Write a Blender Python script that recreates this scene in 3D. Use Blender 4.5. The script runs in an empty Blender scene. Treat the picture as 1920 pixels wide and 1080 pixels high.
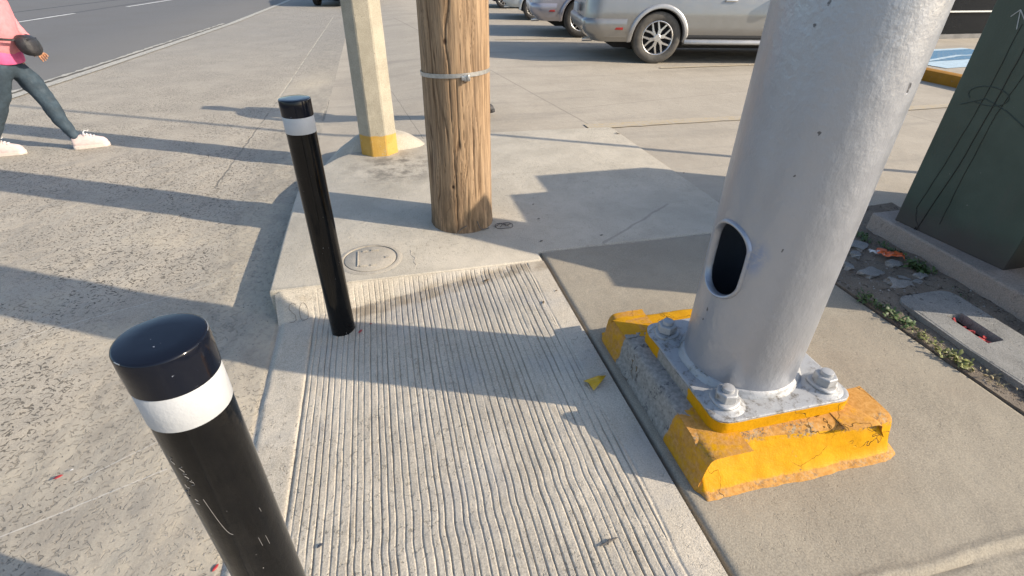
import bpy, bmesh, math, random
import numpy as np
from mathutils import Matrix, Vector, Euler
random.seed(7)
SC = bpy.context.scene
COL = SC.collection
PI = math.pi
RAD = math.radians
ZR = -0.16                      # road level below the walkway
SUN = np.array([0.777, -0.411, 0.477])

# ------------------------------------------------------------------ noise
def _h(ix, iy, seed):
    n = (ix.astype(np.int64) * 374761393 + iy.astype(np.int64) * 668265263 + seed * 1442695041) & 0x7fffffff
    n = ((n ^ (n >> 13)) * 1274126177) & 0x7fffffff
    n = ((n ^ (n >> 16)) * 2246822519) & 0x7fffffff
    return (n & 0xfffff) / float(0xfffff)
def vnoise(x, y, seed=0):
    x = np.asarray(x, float); y = np.asarray(y, float)
    ix = np.floor(x); iy = np.floor(y); fx = x - ix; fy = y - iy
    fx = fx * fx * (3 - 2 * fx); fy = fy * fy * (3 - 2 * fy)
    a = _h(ix, iy, seed); b = _h(ix + 1, iy, seed); c = _h(ix, iy + 1, seed); d = _h(ix + 1, iy + 1, seed)
    return (a + (b - a) * fx) * (1 - fy) + (c + (d - c) * fx) * fy
def fbm(x, y, seed=0, oct=4):
    s = 0; a = .5; t = 0
    for k in range(oct):
        s = s + a * vnoise(np.asarray(x) * 2 ** k + 17.3 * k, np.asarray(y) * 2 ** k + 9.1 * k, seed + k); t += a; a *= .5
    return s / t
def sstep(a, b, x):
    t = np.clip((np.asarray(x, float) - a) / (b - a), 0, 1); return t * t * (3 - 2 * t)
def seg_dist(x, y, p, q):
    px, py = p; dx, dy = q[0] - px, q[1] - py; L = dx * dx + dy * dy
    t = np.clip(((x - px) * dx + (y - py) * dy) / L, 0, 1)
    return np.hypot(x - px - t * dx, y - py - t * dy)

# ------------------------------------------------------------------ scene helpers
def tag(o, label=None, cat=None, group=None, kind=None):
    if label: o['label'] = label
    if cat: o['category'] = cat
    if group: o['group'] = group
    if kind: o['kind'] = kind
    return o
def thing(name, label, cat, loc=(0, 0, 0), rotz=0, group=None):
    o = bpy.data.objects.new(name, None); COL.objects.link(o)
    o.empty_display_size = .1
    o.location = loc; o.rotation_euler = (0, 0, rotz)
    return tag(o, label, cat, group)
def mesh_obj(name, verts, faces, mat=None, parent=None, smooth=True, off=None, attrs=None, sharp=None):
    me = bpy.data.meshes.new(name)
    v = np.asarray(verts, float)
    if off is not None: v = v - np.asarray(off, float)
    me.from_pydata([tuple(p) for p in v.tolist()], [], [tuple(f) for f in faces])
    if attrs:
        for k, a in attrs.items():
            at = me.attributes.new(k, 'FLOAT', 'POINT'); at.data.foreach_set('value', np.asarray(a, np.float32).ravel())
    me.update()
    if smooth: me.polygons.foreach_set('use_smooth', [True] * len(me.polygons))
    if smooth and sharp: me.set_sharp_from_angle(angle=RAD(sharp))
    o = bpy.data.objects.new(name, me); COL.objects.link(o)
    if mat: me.materials.append(mat)
    if parent: o.parent = parent
    return o
class MB:
    """collects shapes for ONE mesh object"""
    def __init__(s): s.v = []; s.f = []
    def add(s, v, f):
        n = len(s.v); s.v += [tuple(map(float, p)) for p in v]; s.f += [tuple(i + n for i in q) for q in f]; return s
    def box(s, x0, x1, y0, y1, z0, z1, M=None, bev=0):
        bm = bmesh.new(); bmesh.ops.create_cube(bm, size=1)
        for v in bm.verts: v.co = Vector(((x0 + x1) / 2 + v.co.x * (x1 - x0), (y0 + y1) / 2 + v.co.y * (y1 - y0), (z0 + z1) / 2 + v.co.z * (z1 - z0)))
        if bev: bmesh.ops.bevel(bm, geom=bm.edges[:], offset=bev, segments=2, affect='EDGES', profile=.6)
        if M is not None: bmesh.ops.transform(bm, matrix=M, verts=bm.verts)
        return s.bm(bm)
    def bm(s, bm):
        bm.verts.index_update()
        s.add([v.co for v in bm.verts], [[v.index for v in f.verts] for f in bm.faces]); bm.free(); return s
    def loft(s, rings, cap0=True, cap1=True, closed=True):
        n = len(rings[0]); v = [p for r in rings for p in r]; f = []
        for i in range(len(rings) - 1):
            for j in range(n if closed else n - 1):
                k = (j + 1) % n; f.append((i * n + j, i * n + k, (i + 1) * n + k, (i + 1) * n + j))
        if cap0: f.append(tuple(reversed(range(n))))
        if cap1: f.append(tuple((len(rings) - 1) * n + j for j in range(n)))
        return s.add(v, f)
    def cyl(s, c, r, z0, z1, n=32, r2=None, bev=0):
        r2 = r if r2 is None else r2
        prof = [(r, z0), (r2, z1)] if not bev else [(r - bev, z0), (r, z0 + bev), (r2, z1 - bev), (r2 - bev * .3, z1 - bev * .3), (r2 - bev, z1)]
        return s.loft([[(c[0] + R * math.cos(2 * PI * j / n), c[1] + R * math.sin(2 * PI * j / n), z) for j in range(n)] for R, z in prof])
    def tube(s, pts, r, n=8, closed=False, flat=1.0):
        pts = [Vector(p) for p in pts]; rings = []
        N = len(pts)
        up = Vector((0, 0, 1))
        for i, p in enumerate(pts):
            if closed: t = pts[(i + 1) % N] - pts[i - 1]
            else: t = pts[min(i + 1, N - 1)] - pts[max(i - 1, 0)]
            t.normalize()
            u = up if abs(t.dot(up)) < .95 else Vector((1, 0, 0))
            a = t.cross(u).normalized(); b = a.cross(t).normalized()
            R = r[i] if hasattr(r, '__len__') else r
            rings.append([p + a * (R * math.cos(2 * PI * j / n)) + b * (R * flat * math.sin(2 * PI * j / n)) for j in range(n)])
        if closed: rings.append(rings[0])
        return s.loft(rings, not closed, not closed)
    def obj(s, name, mat, parent=None, smooth=True, off=None, sharp=35, bevel=0):
        o = mesh_obj(name, s.v, s.f, mat, parent, smooth, off, sharp=sharp)
        if bevel:
            m = o.modifiers.new('bevel', 'BEVEL'); m.width = bevel; m.segments = 2; m.limit_method = 'ANGLE'; m.angle_limit = RAD(40)
        return o
def grid(xs, ys, zfun, extra=None):
    X, Y = np.meshgrid(np.asarray(xs, float), np.asarray(ys, float))
    Z = zfun(X, Y)
    nx, ny = len(xs), len(ys)
    v = np.stack([X.ravel(), Y.ravel(), Z.ravel()], 1)
    i = np.arange(ny - 1)[:, None] * nx + np.arange(nx - 1)[None, :]; i = i.ravel()
    f = np.stack([i, i + 1, i + nx + 1, i + nx], 1)
    return v, f.tolist(), X, Y
def grid_obj(name, xs, ys, zfun, mat, parent=None, attrs=None, skirt=None, off=None):
    v, f, X, Y = grid(xs, ys, zfun)
    A = {k: fn(X, Y).ravel() for k, fn in (attrs or {}).items()}
    if skirt:
        nx, ny = len(xs), len(ys); n0 = len(v)
        loop = list(range(nx)) + [nx * (j + 1) - 1 for j in range(1, ny)] + [nx * (ny - 1) + i for i in range(nx - 2, -1, -1)] + [nx * j for j in range(ny - 2, 0, -1)]
        low = v[loop].copy(); low[:, 2] -= skirt
        v = np.vstack([v, low]); m = len(loop)
        for k in range(m):
            a, b = loop[k], loop[(k + 1) % m]; f.append((b, a, n0 + k, n0 + (k + 1) % m))
        for k in A: A[k] = np.concatenate([A[k], A[k][loop]])
    return mesh_obj(name, v, f, mat, parent, True, off, A, sharp=60)

# ------------------------------------------------------------------ material helper
class Mat:
    def __init__(s, name):
        s.m = bpy.data.materials.new(name); s.m.use_nodes = True; s.t = s.m.node_tree; s.t.nodes.clear()
        s.out = s.t.nodes.new('ShaderNodeOutputMaterial'); s.b = s.t.nodes.new('ShaderNodeBsdfPrincipled')
        s.t.links.new(s.b.outputs[0], s.out.inputs[0])
        s.co = s.t.nodes.new('ShaderNodeTexCoord').outputs['Object']
    def set(s, sock, v):
        if hasattr(v, 'is_linked') or isinstance(v, bpy.types.NodeSocket): s.t.links.new(v, sock)
        elif isinstance(v, (tuple, list)) and len(v) == 3 and sock.type == 'RGBA': sock.default_value = (*v, 1)
        else: sock.default_value = v
    def n(s, typ, **kw):
        nd = s.t.nodes.new('ShaderNode' + typ)
        for k, v in kw.items():
            if k.startswith('_'): setattr(nd, k[1:], v)
        for k, v in kw.items():
            if not k.startswith('_'):
                key = int(k[1:]) if k[0] == 'i' and k[1:].isdigit() else k.replace('__', ' ')
                s.set(nd.inputs[key], v)
        return nd
    def math(s, op, a, b=0., c=0., clamp=False): 
        nd = s.t.nodes.new('ShaderNodeMath'); nd.operation = op; nd.use_clamp = clamp
        for i, v in enumerate((a, b, c)): s.set(nd.inputs[i], v)
        return nd.outputs[0]
    def noise(s, scale, detail=3, rough=.55, vec=None, dist=0.):
        return s.n('TexNoise', Vector=vec or s.co, Scale=scale, Detail=detail, Roughness=rough, Distortion=dist).outputs[0]
    def voro(s, scale, feature='F1', vec=None, rnd=1., out='Distance'):
        return s.n('TexVoronoi', _feature=feature, Vector=vec or s.co, Scale=scale, Randomness=rnd).outputs[out]
    def ramp(s, f, a, b, lo=0., hi=1., smooth=True):
        nd = s.t.nodes.new('ShaderNodeMapRange'); nd.interpolation_type = 'SMOOTHSTEP' if smooth else 'LINEAR'
        for i, v in enumerate((f, a, b, lo, hi)): s.set(nd.inputs[i], v)
        return nd.outputs[0]
    def mix(s, f, a, b, mode='MIX'):
        nd = s.t.nodes.new('ShaderNodeMix'); nd.data_type = 'RGBA'; nd.blend_type = mode
        s.set(nd.inputs[0], f); s.set(nd.inputs[6], a); s.set(nd.inputs[7], b); return nd.outputs[2]
    def scale(s, v, f=None, off=None):
        nd = s.t.nodes.new('ShaderNodeMapping'); s.set(nd.inputs[0], v)
        if f: nd.inputs['Scale'].default_value = f
        if off: nd.inputs['Location'].default_value = off
        return nd.outputs[0]
    def warp(s, amt, sc, vec=None):
        c = s.n('TexNoise', Vector=vec or s.co, Scale=sc, Detail=2.).outputs[1]
        d = s.n('VectorMath', _operation='SUBTRACT', i0=c, i1=(.5, .5, .5)).outputs[0]
        d = s.n('VectorMath', _operation='SCALE', i0=d, Scale=amt).outputs[0]
        return s.n('VectorMath', _operation='ADD', i0=vec or s.co, i1=d).outputs[0]
    def xyz(s, vec=None):
        return s.n('SeparateXYZ', Vector=vec or s.co).outputs
    def attr(s, name): return s.n('Attribute', _attribute_name=name).outputs['Fac']
    def line(s, p, q, w, vec=None):
        """1 inside a line of half width w from p to q (xy)"""
        x, y, _ = s.xyz(vec); dx, dy = q[0] - p[0], q[1] - p[1]; L = math.hypot(dx, dy); dx /= L; dy /= L
        u = s.math('SUBTRACT', x, p[0]); v = s.math('SUBTRACT', y, p[1])
        t = s.math('ADD', s.math('MULTIPLY', u, dx), s.math('MULTIPLY', v, dy))
        t = s.math('MINIMUM', s.math('MAXIMUM', t, 0.), L)
        ex = s.math('SUBTRACT', u, s.math('MULTIPLY', t, dx)); ey = s.math('SUBTRACT', v, s.math('MULTIPLY', t, dy))
        d = s.math('SQRT', s.math('ADD', s.math('MULTIPLY', ex, ex), s.math('MULTIPLY', ey, ey)))
        return s.ramp(d, w, w * .5)
    def bump(s, h, dist, strength=1., prev=None):
        nd = s.n('Bump', Height=h, Distance=dist, Strength=strength)
        if prev: s.t.links.new(prev, nd.inputs['Normal'])
        return nd.outputs[0]
    def done(s, color=None, rough=None, metal=None, normal=None, spec=None, coat=None, **kw):
        for k, v in dict(Base__Color=color, Roughness=rough, Metallic=metal, Normal=normal, Specular__IOR__Level=spec, Coat__Weight=coat, **kw).items():
            if v is not None: s.set(s.b.inputs[k.replace('__', ' ')], v)
        return s.m
def plain(name, color, rough=.5, metal=0., var=.12, vs=30., bump=0., coat=None, spec=None):
    m = Mat(name); f = m.noise(vs, 4)
    c = m.mix(m.ramp(f, .3, .7), tuple(x * (1 - var) for x in color), tuple(min(1, x * (1 + var)) for x in color))
    r = m.ramp(m.noise(vs * 2.3, 3), .3, .7, rough * .85, min(1, rough * 1.15))
    return m.done(c, r, metal, m.bump(m.noise(vs * 4, 3), bump) if bump else None, spec, coat)

def concrete(name, dark, light, stain=.5, pit=.5, grain=.0012, big=2.2, extra=None, pits_scale=55., crack=0., dash=False):
    m = Mat(name)
    big1 = m.noise(big, 6, .62, m.warp(.3, 3.)); mid = m.noise(11., 5, .6); fine = m.noise(170., 3, .7); sp = m.noise(420., 2, .6)
    c = m.mix(m.ramp(big1, .33, .68), dark, light)
    c = m.mix(m.math('MULTIPLY', m.ramp(mid, .5, .72), stain * .55), c, tuple(x * .72 for x in dark))
    c = m.mix(m.math('MULTIPLY', m.ramp(m.noise(5., 6, .7, m.warp(.2, 6.)), .55, .75), .45), c, tuple(min(1, x * 1.12) for x in light))
    c = m.mix(.62, c, m.mix(m.ramp(fine, .3, .7), tuple(x * .78 for x in dark), tuple(min(1, x * 1.15) for x in light)), 'OVERLAY') if False else \
        m.mix(.42, c, m.mix(m.ramp(fine, .32, .68), tuple(x * .62 for x in dark), tuple(min(1, x * 1.18) for x in light)))
    c = m.mix(m.math('MULTIPLY', m.ramp(sp, .62, .74), .5), c, tuple(x * .45 for x in dark))
    # pits: short worm-like marks
    n1 = m.noise(pits_scale, 2, .5); w = m.ramp(m.math('ABSOLUTE', m.math('SUBTRACT', n1, .5)), .045, .01)
    gate = m.ramp(m.noise(pits_scale * .8, 1, .5, m.scale(m.co, off=(3.1, 7.7, 0))), .56, .62)
    zone = m.ramp(m.noise(1.3, 3, .6, m.scale(m.co, off=(9, 2, 0))), .35, .6)
    if dash:
        w = 0.
        for a_ in (.35, 1.35, 2.3):
            rot = m.t.nodes.new('ShaderNodeMapping'); rot.inputs['Rotation'].default_value = (0, 0, a_); m.t.links.new(m.co, rot.inputs[0])
            w = m.math('MAXIMUM', w, m.ramp(m.noise(95., 1, .4, m.scale(rot.outputs[0], (1, .34, 1), (a_, 2 * a_, 0))), .655, .70))
        gate = 1.
    p = m.math('MULTIPLY', m.math('MULTIPLY', w, gate), m.math('MULTIPLY', m.math('ADD', zone, .25), pit), clamp=True)
    c = m.mix(m.math('MULTIPLY', p, .85), c, tuple(x * .28 for x in dark))
    h = m.math('ADD', m.math('MULTIPLY', fine, .6), m.math('MULTIPLY', sp, .4))
    nrm = m.bump(h, grain)
    nrm = m.bump(m.math('MULTIPLY', p, -1.), .005, 1., nrm)
    nrm = m.bump(mid, .006, .8, nrm)
    if crack:
        v = m.voro(.55, 'DISTANCE_TO_EDGE', m.warp(.35, 4.))
        k = m.math('MULTIPLY', m.ramp(v, .006, .001), m.ramp(m.noise(.8, 2), .5, .58)); k = m.math('MULTIPLY', k, crack)
        c = m.mix(k, c, tuple(x * .3 for x in dark)); nrm = m.bump(m.math('MULTIPLY', k, -1.), .006, 1., nrm)
    if extra:
        r = extra(m, c, nrm); c, nrm = r if isinstance(r, tuple) else (r, nrm)
    return m.done(c, m.ramp(big1, .2, .8, .78, .95), 0., nrm, .25)

F, NX, NY = 950., 940., 2005.
def cam_basis():
    d = np.array([NX - 960, NY - 540, F]); d /= np.linalg.norm(d); up = -d
    fh = np.array([0, 0, 1.]) - up * up[2]; fh /= np.linalg.norm(fh); rt = np.cross(fh, up)
    if rt[0] < 0: rt = -rt
    R = np.array([rt, fh, up]); a = RAD(-14)
    Q = np.array([[math.cos(a), -math.sin(a), 0], [math.sin(a), math.cos(a), 0], [0, 0, 1]])
    return Q @ R
CB = cam_basis(); CAMZ = 1.5
# ------------------------------------------------------------------ materials
TAN_D, TAN_L = (.285, .252, .205), (.40, .362, .300)
M = {}
def _ex_walk(m, c, n):
    x, y, z = m.xyz()
    return m.mix(m.math('MULTIPLY', m.ramp(m.noise(1.6, 5, .65, m.scale(m.co, off=(4, 1, 0))), .48, .7), .5), c, (.28, .237, .182)), n
M['walk'] = concrete('walkway_concrete', (.26, .229, .178), (.335, .298, .234), .45, .12, .0012, extra=_ex_walk)
def _ex_slab(m, c, n):
    x, y, z = m.xyz()
    sp = m.ramp(m.voro(3.1, vec=m.warp(.02, 40.)), .055, .035)
    g = m.ramp(m.noise(2.3, 2), .46, .52)
    c = m.mix(m.math('MULTIPLY', m.math('MULTIPLY', sp, g), .7), c, (.09, .085, .08))
    # damp grey patch by the concrete post
    d = m.n('VectorMath', _operation='DISTANCE', i0=m.warp(.25, 5.), i1=(.05, 4.3, 0)).outputs['Value']
    c = m.mix(m.math('MULTIPLY', m.ramp(d, .55, .1), m.ramp(m.noise(7., 5, .7), .4, .65)), c, (.17, .155, .13))
    k = m.line((1.25, 2.63), (1.95, 3.10), .012, m.warp(.03, 9.))
    return m.mix(m.math('MULTIPLY', k, .35), c, (.14, .13, .115)), n
M['slab'] = concrete('kerb_slab_concrete', (.37, .335, .272), (.515, .468, .385), .6, .25, .0013, extra=_ex_slab)
def _ex_rib(m, c, n):
    r = m.ramp(m.noise(9., 5, .7, m.scale(m.co, (1, .22, 1))), .56, .76)
    c = m.mix(m.math('MULTIPLY', r, .5), c, (.27, .215, .145))
    r = m.ramp(m.noise(1.9, 4, .6, m.scale(m.co, off=(1, 8, 0))), .5, .68)
    c = m.mix(m.math('MULTIPLY', r, .45), c, (.36, .35, .335))
    d = m.line((-.36, 2.345), (.78, 2.455), .075, m.warp(.06, 8.))
    c = m.mix(m.math('MULTIPLY', d, m.ramp(m.noise(12., 5, .7), .35, .6, .15, .85)), c, (.29, .24, .175))
    r = m.ramp(m.noise(26., 5, .75, m.scale(m.co, (1, .4, 1), (2, 2, 0))), .58, .7)
    c = m.mix(m.math('MULTIPLY', r, .45), c, (.30, .265, .21))
    return c, n
M['rib'] = concrete('ribbed_concrete', (.41, .362, .288), (.575, .515, .42), .75, .35, .0024, extra=_ex_rib)
def _ex_gut(m, c, n):
    x, y, z = m.xyz()
    sm = m.attr('smoothed'); sand = m.attr('sand')
    c = m.mix(m.math('MULTIPLY', sm, .75), c, m.mix(m.ramp(m.noise(4., 5, .7, m.scale(m.co, (2.5, 1, 1))), .35, .65), (.25, .225, .185), (.385, .345, .275)))
    c = m.mix(m.math('MULTIPLY', sand, m.ramp(m.noise(30., 4, .7), .25, .6)), c, (.46, .40, .305))
    for p, q, w in (((-1.62, 1.30), (-.98, 1.53), .004), ((-1.30, 1.55), (-.92, 1.76), .003), ((-2.4, 2.35), (-.98, 3.02), .003)):
        c = m.mix(m.math('MULTIPLY', m.line(p, q, w, m.warp(.01, 12.)), .7), c, (.5, .47, .42))
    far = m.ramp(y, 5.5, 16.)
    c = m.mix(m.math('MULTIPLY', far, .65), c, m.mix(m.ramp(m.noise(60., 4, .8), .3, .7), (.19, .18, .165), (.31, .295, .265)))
    # seam of the gutter pan
    for p, q, w in (((-1.50, 4.6), (-1.41, 7.7), .012), ((-1.41, 7.7), (-1.27, 20.), .018), ((-.62, 11.6), (-.74, 6.6), .02)):
        k = m.math('MULTIPLY', m.line(p, q, w, m.warp(.05, 6.)), m.ramp(m.noise(5., 3), .36, .5))
        c = m.mix(m.math('MULTIPLY', k, .6), c, (.15, .14, .12) if q[0] < -.7 and p[1] < 7 or p[0] > -.7 else (.46, .42, .34)); n = m.bump(m.math('MULTIPLY', k, -1.), .006, .6, n)
    return c, n
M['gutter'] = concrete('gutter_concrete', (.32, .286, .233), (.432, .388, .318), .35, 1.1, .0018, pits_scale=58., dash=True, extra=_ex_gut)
def _ex_lot(m, c, n):
    x, y, z = m.xyz()
    # tyre rubber and long faint sweeps
    r = m.ramp(m.noise(1.1, 4, .6, m.scale(m.co, (.35, 2.2, 1))), .5, .7)
    c = m.mix(m.math('MULTIPLY', r, .35), c, (.20, .185, .16))
    for p, q, w in (((1.75, 8.66), (2.32, 4.02), .009), ((2.32, 4.02), (2.372, 2.6), .008), ((1.75, 8.66), (.6, 18.), .012), ((.13, 7.8), (.36, 5.3), .005), ((2.2, 6.0), (9.5, 7.3), .006), ((5.9, 7.9), (6.8, 7.0), .006), ((2.4, 12.), (16., 12.4), .012), ((6.2, 3.), (6.0, 8.), .008)):
        k = m.math('MULTIPLY', m.line(p, q, w, m.warp(.02, 8.)), .6)
        c = m.mix(k, c, (.13, .12, .105))
    return c, n
M['lot'] = concrete('parking_concrete', (.345, .303, .242), (.43, .382, .31), .35, .12, .001, 1.3, extra=_ex_lot)
M['soil'] = concrete('soil_dirt', (.135, .108, .082), (.245, .205, .16), .9, 1., .006, 5., pits_scale=30.)
M['ground'] = concrete('earth', (.2, .18, .15), (.28, .25, .2))
def asphalt():
    m = Mat('asphalt'); f = m.noise(140., 4, .8); b = m.noise(.7, 5, .6)
    c = m.mix(m.ramp(f, .3, .7), (.095, .095, .096), (.175, .172, .168))
    c = m.mix(m.math('MULTIPLY', m.ramp(b, .45, .7), .5), c, (.125, .120, .112))
    x, y, z = m.xyz()
    k = m.line((-12.5, 16), (-8.2, 46), .10, m.warp(.05, 3.)); c = m.mix(m.math('MULTIPLY', k, .8), c, (.035, .036, .04))
    k = m.line((-10.3, 16), (-8.3, 36), .16, m.warp(.08, 3.)); c = m.mix(m.math('MULTIPLY', k, .5), c, (.05, .05, .053))
    d = m.ramp(x, -7.2, -4.6); c = m.mix(m.math('MULTIPLY', d, .35), c, (.22, .205, .18))
    return m.done(c, .85, 0., m.bump(f, .004), .3)
M['asphalt'] = asphalt()
def paint(name, col, wear=.5, under=(.33, .3, .25), rough=.6):
    m = Mat(name); w = m.ramp(m.noise(22., 5, .75, m.warp(.05, 20.)), wear - .08, wear + .1)
    c = m.mix(w, under, m.mix(m.ramp(m.noise(9., 4), .3, .7), tuple(x * .85 for x in col), col))
    return m.done(c, rough, 0., m.bump(m.noise(150., 3), .0015), .3)
M['line'] = paint('road_line_paint', (.46, .43, .36), .42, (.2, .19, .17))
M['lane'] = paint('lane_dash_paint', (.62, .61, .58), .33, (.13, .13, .13))
M['stall'] = paint('faded_yellow_paint', (.47, .375, .225), .52, (.41, .36, .285))
M['bluep'] = paint('blue_parking_paint', (.07, .21, .36), .42, (.3, .31, .3))
M['bluew'] = paint('pale_parking_paint', (.45, .58, .66), .38, (.3, .35, .38))
M['kerby'] = paint('kerb_yellow_paint', (.36, .165, .012), .34, (.25, .19, .11))

def black_gloss():
    m = Mat('black_gloss_paint'); sp = m.ramp(m.voro(60., vec=m.warp(.02, 60.)), .10, .05); g = m.ramp(m.noise(7., 3), .55, .62)
    k = m.math('MULTIPLY', sp, g)
    dust = m.math('MULTIPLY', m.ramp(m.noise(16., 6, .75), .45, .75), .25)
    c = m.mix(k, m.mix(dust, (.003, .003, .0033), (.022, .020, .018)), (.35, .34, .32))
    return m.done(c, m.ramp(m.noise(25., 4), .3, .7, .07, .17), 0., m.bump(m.noise(40., 3), .0012, .5), .3)
M['black'] = black_gloss()
def cap_black():
    m = Mat('black_cap_paint'); sp = m.ramp(m.voro(75., vec=m.warp(.02, 60.)), .12, .05); g = m.ramp(m.noise(20., 3), .52, .6)
    c = m.mix(m.math('MULTIPLY', sp, g), (.005, .0065, .012), (.2, .22, .26))
    return m.done(c, m.ramp(m.noise(30., 4), .3, .7, .09, .16), 0., m.bump(m.noise(60., 3), .0004, .5), .3)
M['blackcap'] = cap_black()
M['tape'] = plain('white_reflective_tape', (.41, .42, .43), .35, 0., .03, 40., .0006)
M['scratch'] = plain('bare_scratch', (.15, .145, .14), .6)
def silver():
    m = Mat('silver_pole_paint'); o = m.noise(62., 3, .5, m.scale(m.co, (1, 1, .6))); o2 = m.noise(16., 3)
    chip = m.math('MULTIPLY', m.ramp(m.voro(9., vec=m.warp(.06, 30.)), .10, .07), m.ramp(m.noise(4., 2), .62, .66))
    st = m.ramp(m.noise(3.5, 6, .7, m.scale(m.co, (1, 1, .5))), .5, .75)
    c = m.mix(m.math('MULTIPLY', st, .3), (.345, .362, .40), (.30, .308, .325))
    c = m.mix(chip, c, (.10, .10, .11))
    for (u, v, r) in ((1555, 4, .0050), (1527, 48, .0046), (1536, 250, .0050), (1467, 471, .0045), (1326, 580, .006), (1318, 598, .0045), (1490, 330, .0032)):
        dd = CB @ np.array([u - 960, v - 540, F]); A_ = dd[0] ** 2 + dd[1] ** 2; B_ = -2 * (dd[0] * 1.222 + dd[1] * 1.255); C_ = 1.222 ** 2 + 1.255 ** 2 - .2045 ** 2
        tt = (-B_ - math.sqrt(max(0, B_ * B_ - 4 * A_ * C_))) / (2 * A_); P_ = (dd[0] * tt - 1.222, dd[1] * tt - 1.255, (1.5 + dd[2] * tt) * .6)
        ds = m.n('VectorMath', _operation='DISTANCE', i0=m.scale(m.warp(.011, 130.), (1, 1, .6)), i1=P_).outputs['Value']
        c = m.mix(m.math('MULTIPLY', m.ramp(ds, r, r * .5), .85), c, (.07, .07, .075))
    d = m.n('VectorMath', _operation='DISTANCE', i0=m.scale(m.warp(.03, 14.), (1, 1, .62)), i1=(-.172, -.112, .735 * .62)).outputs['Value']
    c = m.mix(m.math('MULTIPLY', m.ramp(d, .055, .012), m.ramp(m.noise(30., 4, .7), .35, .6, .1, .75)), c, (.19, .26, .42))
    n = m.bump(o, .0030, .55); n = m.bump(m.noise(150., 3), .0008, .6, n); n = m.bump(o2, .003, .25, n)
    n = m.bump(m.math('MULTIPLY', chip, -1.), .002, 1., n)
    return m.done(c, m.ramp(o2, .3, .7, .33, .42), .58, n, .5)
M['silver'] = silver()
def plate():
    m = Mat('silver_plate_paint'); f = m.noise(28., 6, .75)
    d = m.math('MULTIPLY', m.ramp(f, .48, .66), m.ramp(m.noise(6., 3), .36, .56))
    c = m.mix(d, (.36, .365, .37), (.15, .135, .115))
    c = m.mix(m.math('MULTIPLY', m.ramp(m.noise(60., 4, .8), .64, .72), .8), c, (.11, .10, .09))
    return m.done(c, .5, .2, m.bump(f, .004, .6), .4)
M['plate'] = plate()
def yellow(name):
    m = Mat(name)
    bare = m.attr('bare'); pale = m.attr('pale'); crest = m.attr('crest')
    n1 = m.noise(14., 6, .72); n2 = m.noise(60., 5, .7); n3 = m.noise(26., 5, .75)
    c = m.mix(m.ramp(n1, .35, .65), (.50, .235, .002), (.57, .285, .003))
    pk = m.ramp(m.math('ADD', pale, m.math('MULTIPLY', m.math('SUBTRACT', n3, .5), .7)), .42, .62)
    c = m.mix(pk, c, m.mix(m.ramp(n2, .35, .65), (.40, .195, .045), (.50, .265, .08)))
    conc = m.mix(m.ramp(n2, .35, .65), (.215, .20, .18), (.32, .30, .27)); conc = m.mix(m.math('MULTIPLY', m.ramp(n3, .58, .64), .8), conc, (.07, .07, .075))
    bk = m.ramp(m.math('ADD', bare, m.math('MULTIPLY', m.math('SUBTRACT', n1, .5), .9)), .46, .54)
    c = m.mix(bk, c, conc)
    chips = m.math('MULTIPLY', m.ramp(n3, .655, .68), m.ramp(m.noise(5., 3), .5, .58)); cr = m.math('MULTIPLY', crest, m.ramp(m.noise(75., 4, .8), .47, .56)); cr = m.math('MULTIPLY', cr, m.ramp(m.noise(9., 3), .38, .55)); chips = m.math('MAXIMUM', chips, cr); c = m.mix(chips, c, m.mix(m.ramp(n2, .4, .6), (.12, .095, .07), (.36, .28, .18)))
    v = m.voro(5.5, 'DISTANCE_TO_EDGE', m.warp(.14, 14.)); k = m.math('MULTIPLY', m.ramp(v, .010, .003), m.ramp(m.noise(4., 2), .50, .56))
    c = m.mix(m.math('MULTIPLY', k, .75), c, (.12, .07, .02))
    n = m.bump(n2, .002, .6); n = m.bump(m.math('MULTIPLY', m.math('MAXIMUM', bk, chips), -1.), .0008, .6, n); n = m.bump(m.math('MULTIPLY', k, -1.), .004, 1., n); n = m.bump(n1, .005, .7, n)
    return m.done(c, m.ramp(pk, 0., 1., .55, .85), 0., n, .15)
M['yellow'] = yellow('chipped_yellow_paint')
def wood():
    m = Mat('weathered_pole_wood'); g = m.attr('grain'); kn = m.attr('knot')
    x, y, z = m.xyz()
    fine = m.noise(60., 5, .7, m.scale(m.co, (1, 1, .045))); tone = m.noise(5., 5, .6, m.scale(m.co, (1.6, 1.6, .35)))
    c = m.mix(m.ramp(tone, .35, .65), (.215, .14, .082), (.385, .262, .155))
    grey = m.ramp(m.noise(3., 4, .6, m.scale(m.co, (2.6, 2.6, .5), (5, 2, 1))), .45, .68)
    c = m.mix(m.math('MULTIPLY', grey, .55), c, (.19, .15, .115))
    c = m.mix(.5, c, m.mix(m.ramp(fine, .32, .68), (.10, .06, .034), (.52, .355, .21)))
    c = m.mix(m.ramp(g, .35, 1., 0., .85), c, (.10, .06, .034))
    c = m.mix(m.ramp(kn, .3, .9), c, (.055, .03, .018))
    c = m.mix(m.math('MULTIPLY', m.ramp(z, .35, .0), m.ramp(m.noise(6., 5, .7, m.scale(m.co, (2, 2, .5))), .4, .65)), c, (.12, .088, .056))
    n = m.bump(fine, .004, .8)
    return m.done(c, .85, 0., n, .2)
M['wood'] = wood()
M['galv'] = plain('galvanised_band', (.42, .41, .39), .45, .75, .12, 60., .0008)
M['buckle'] = plain('bright_buckle', (.62, .62, .62), .3, .9, .08)
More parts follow.
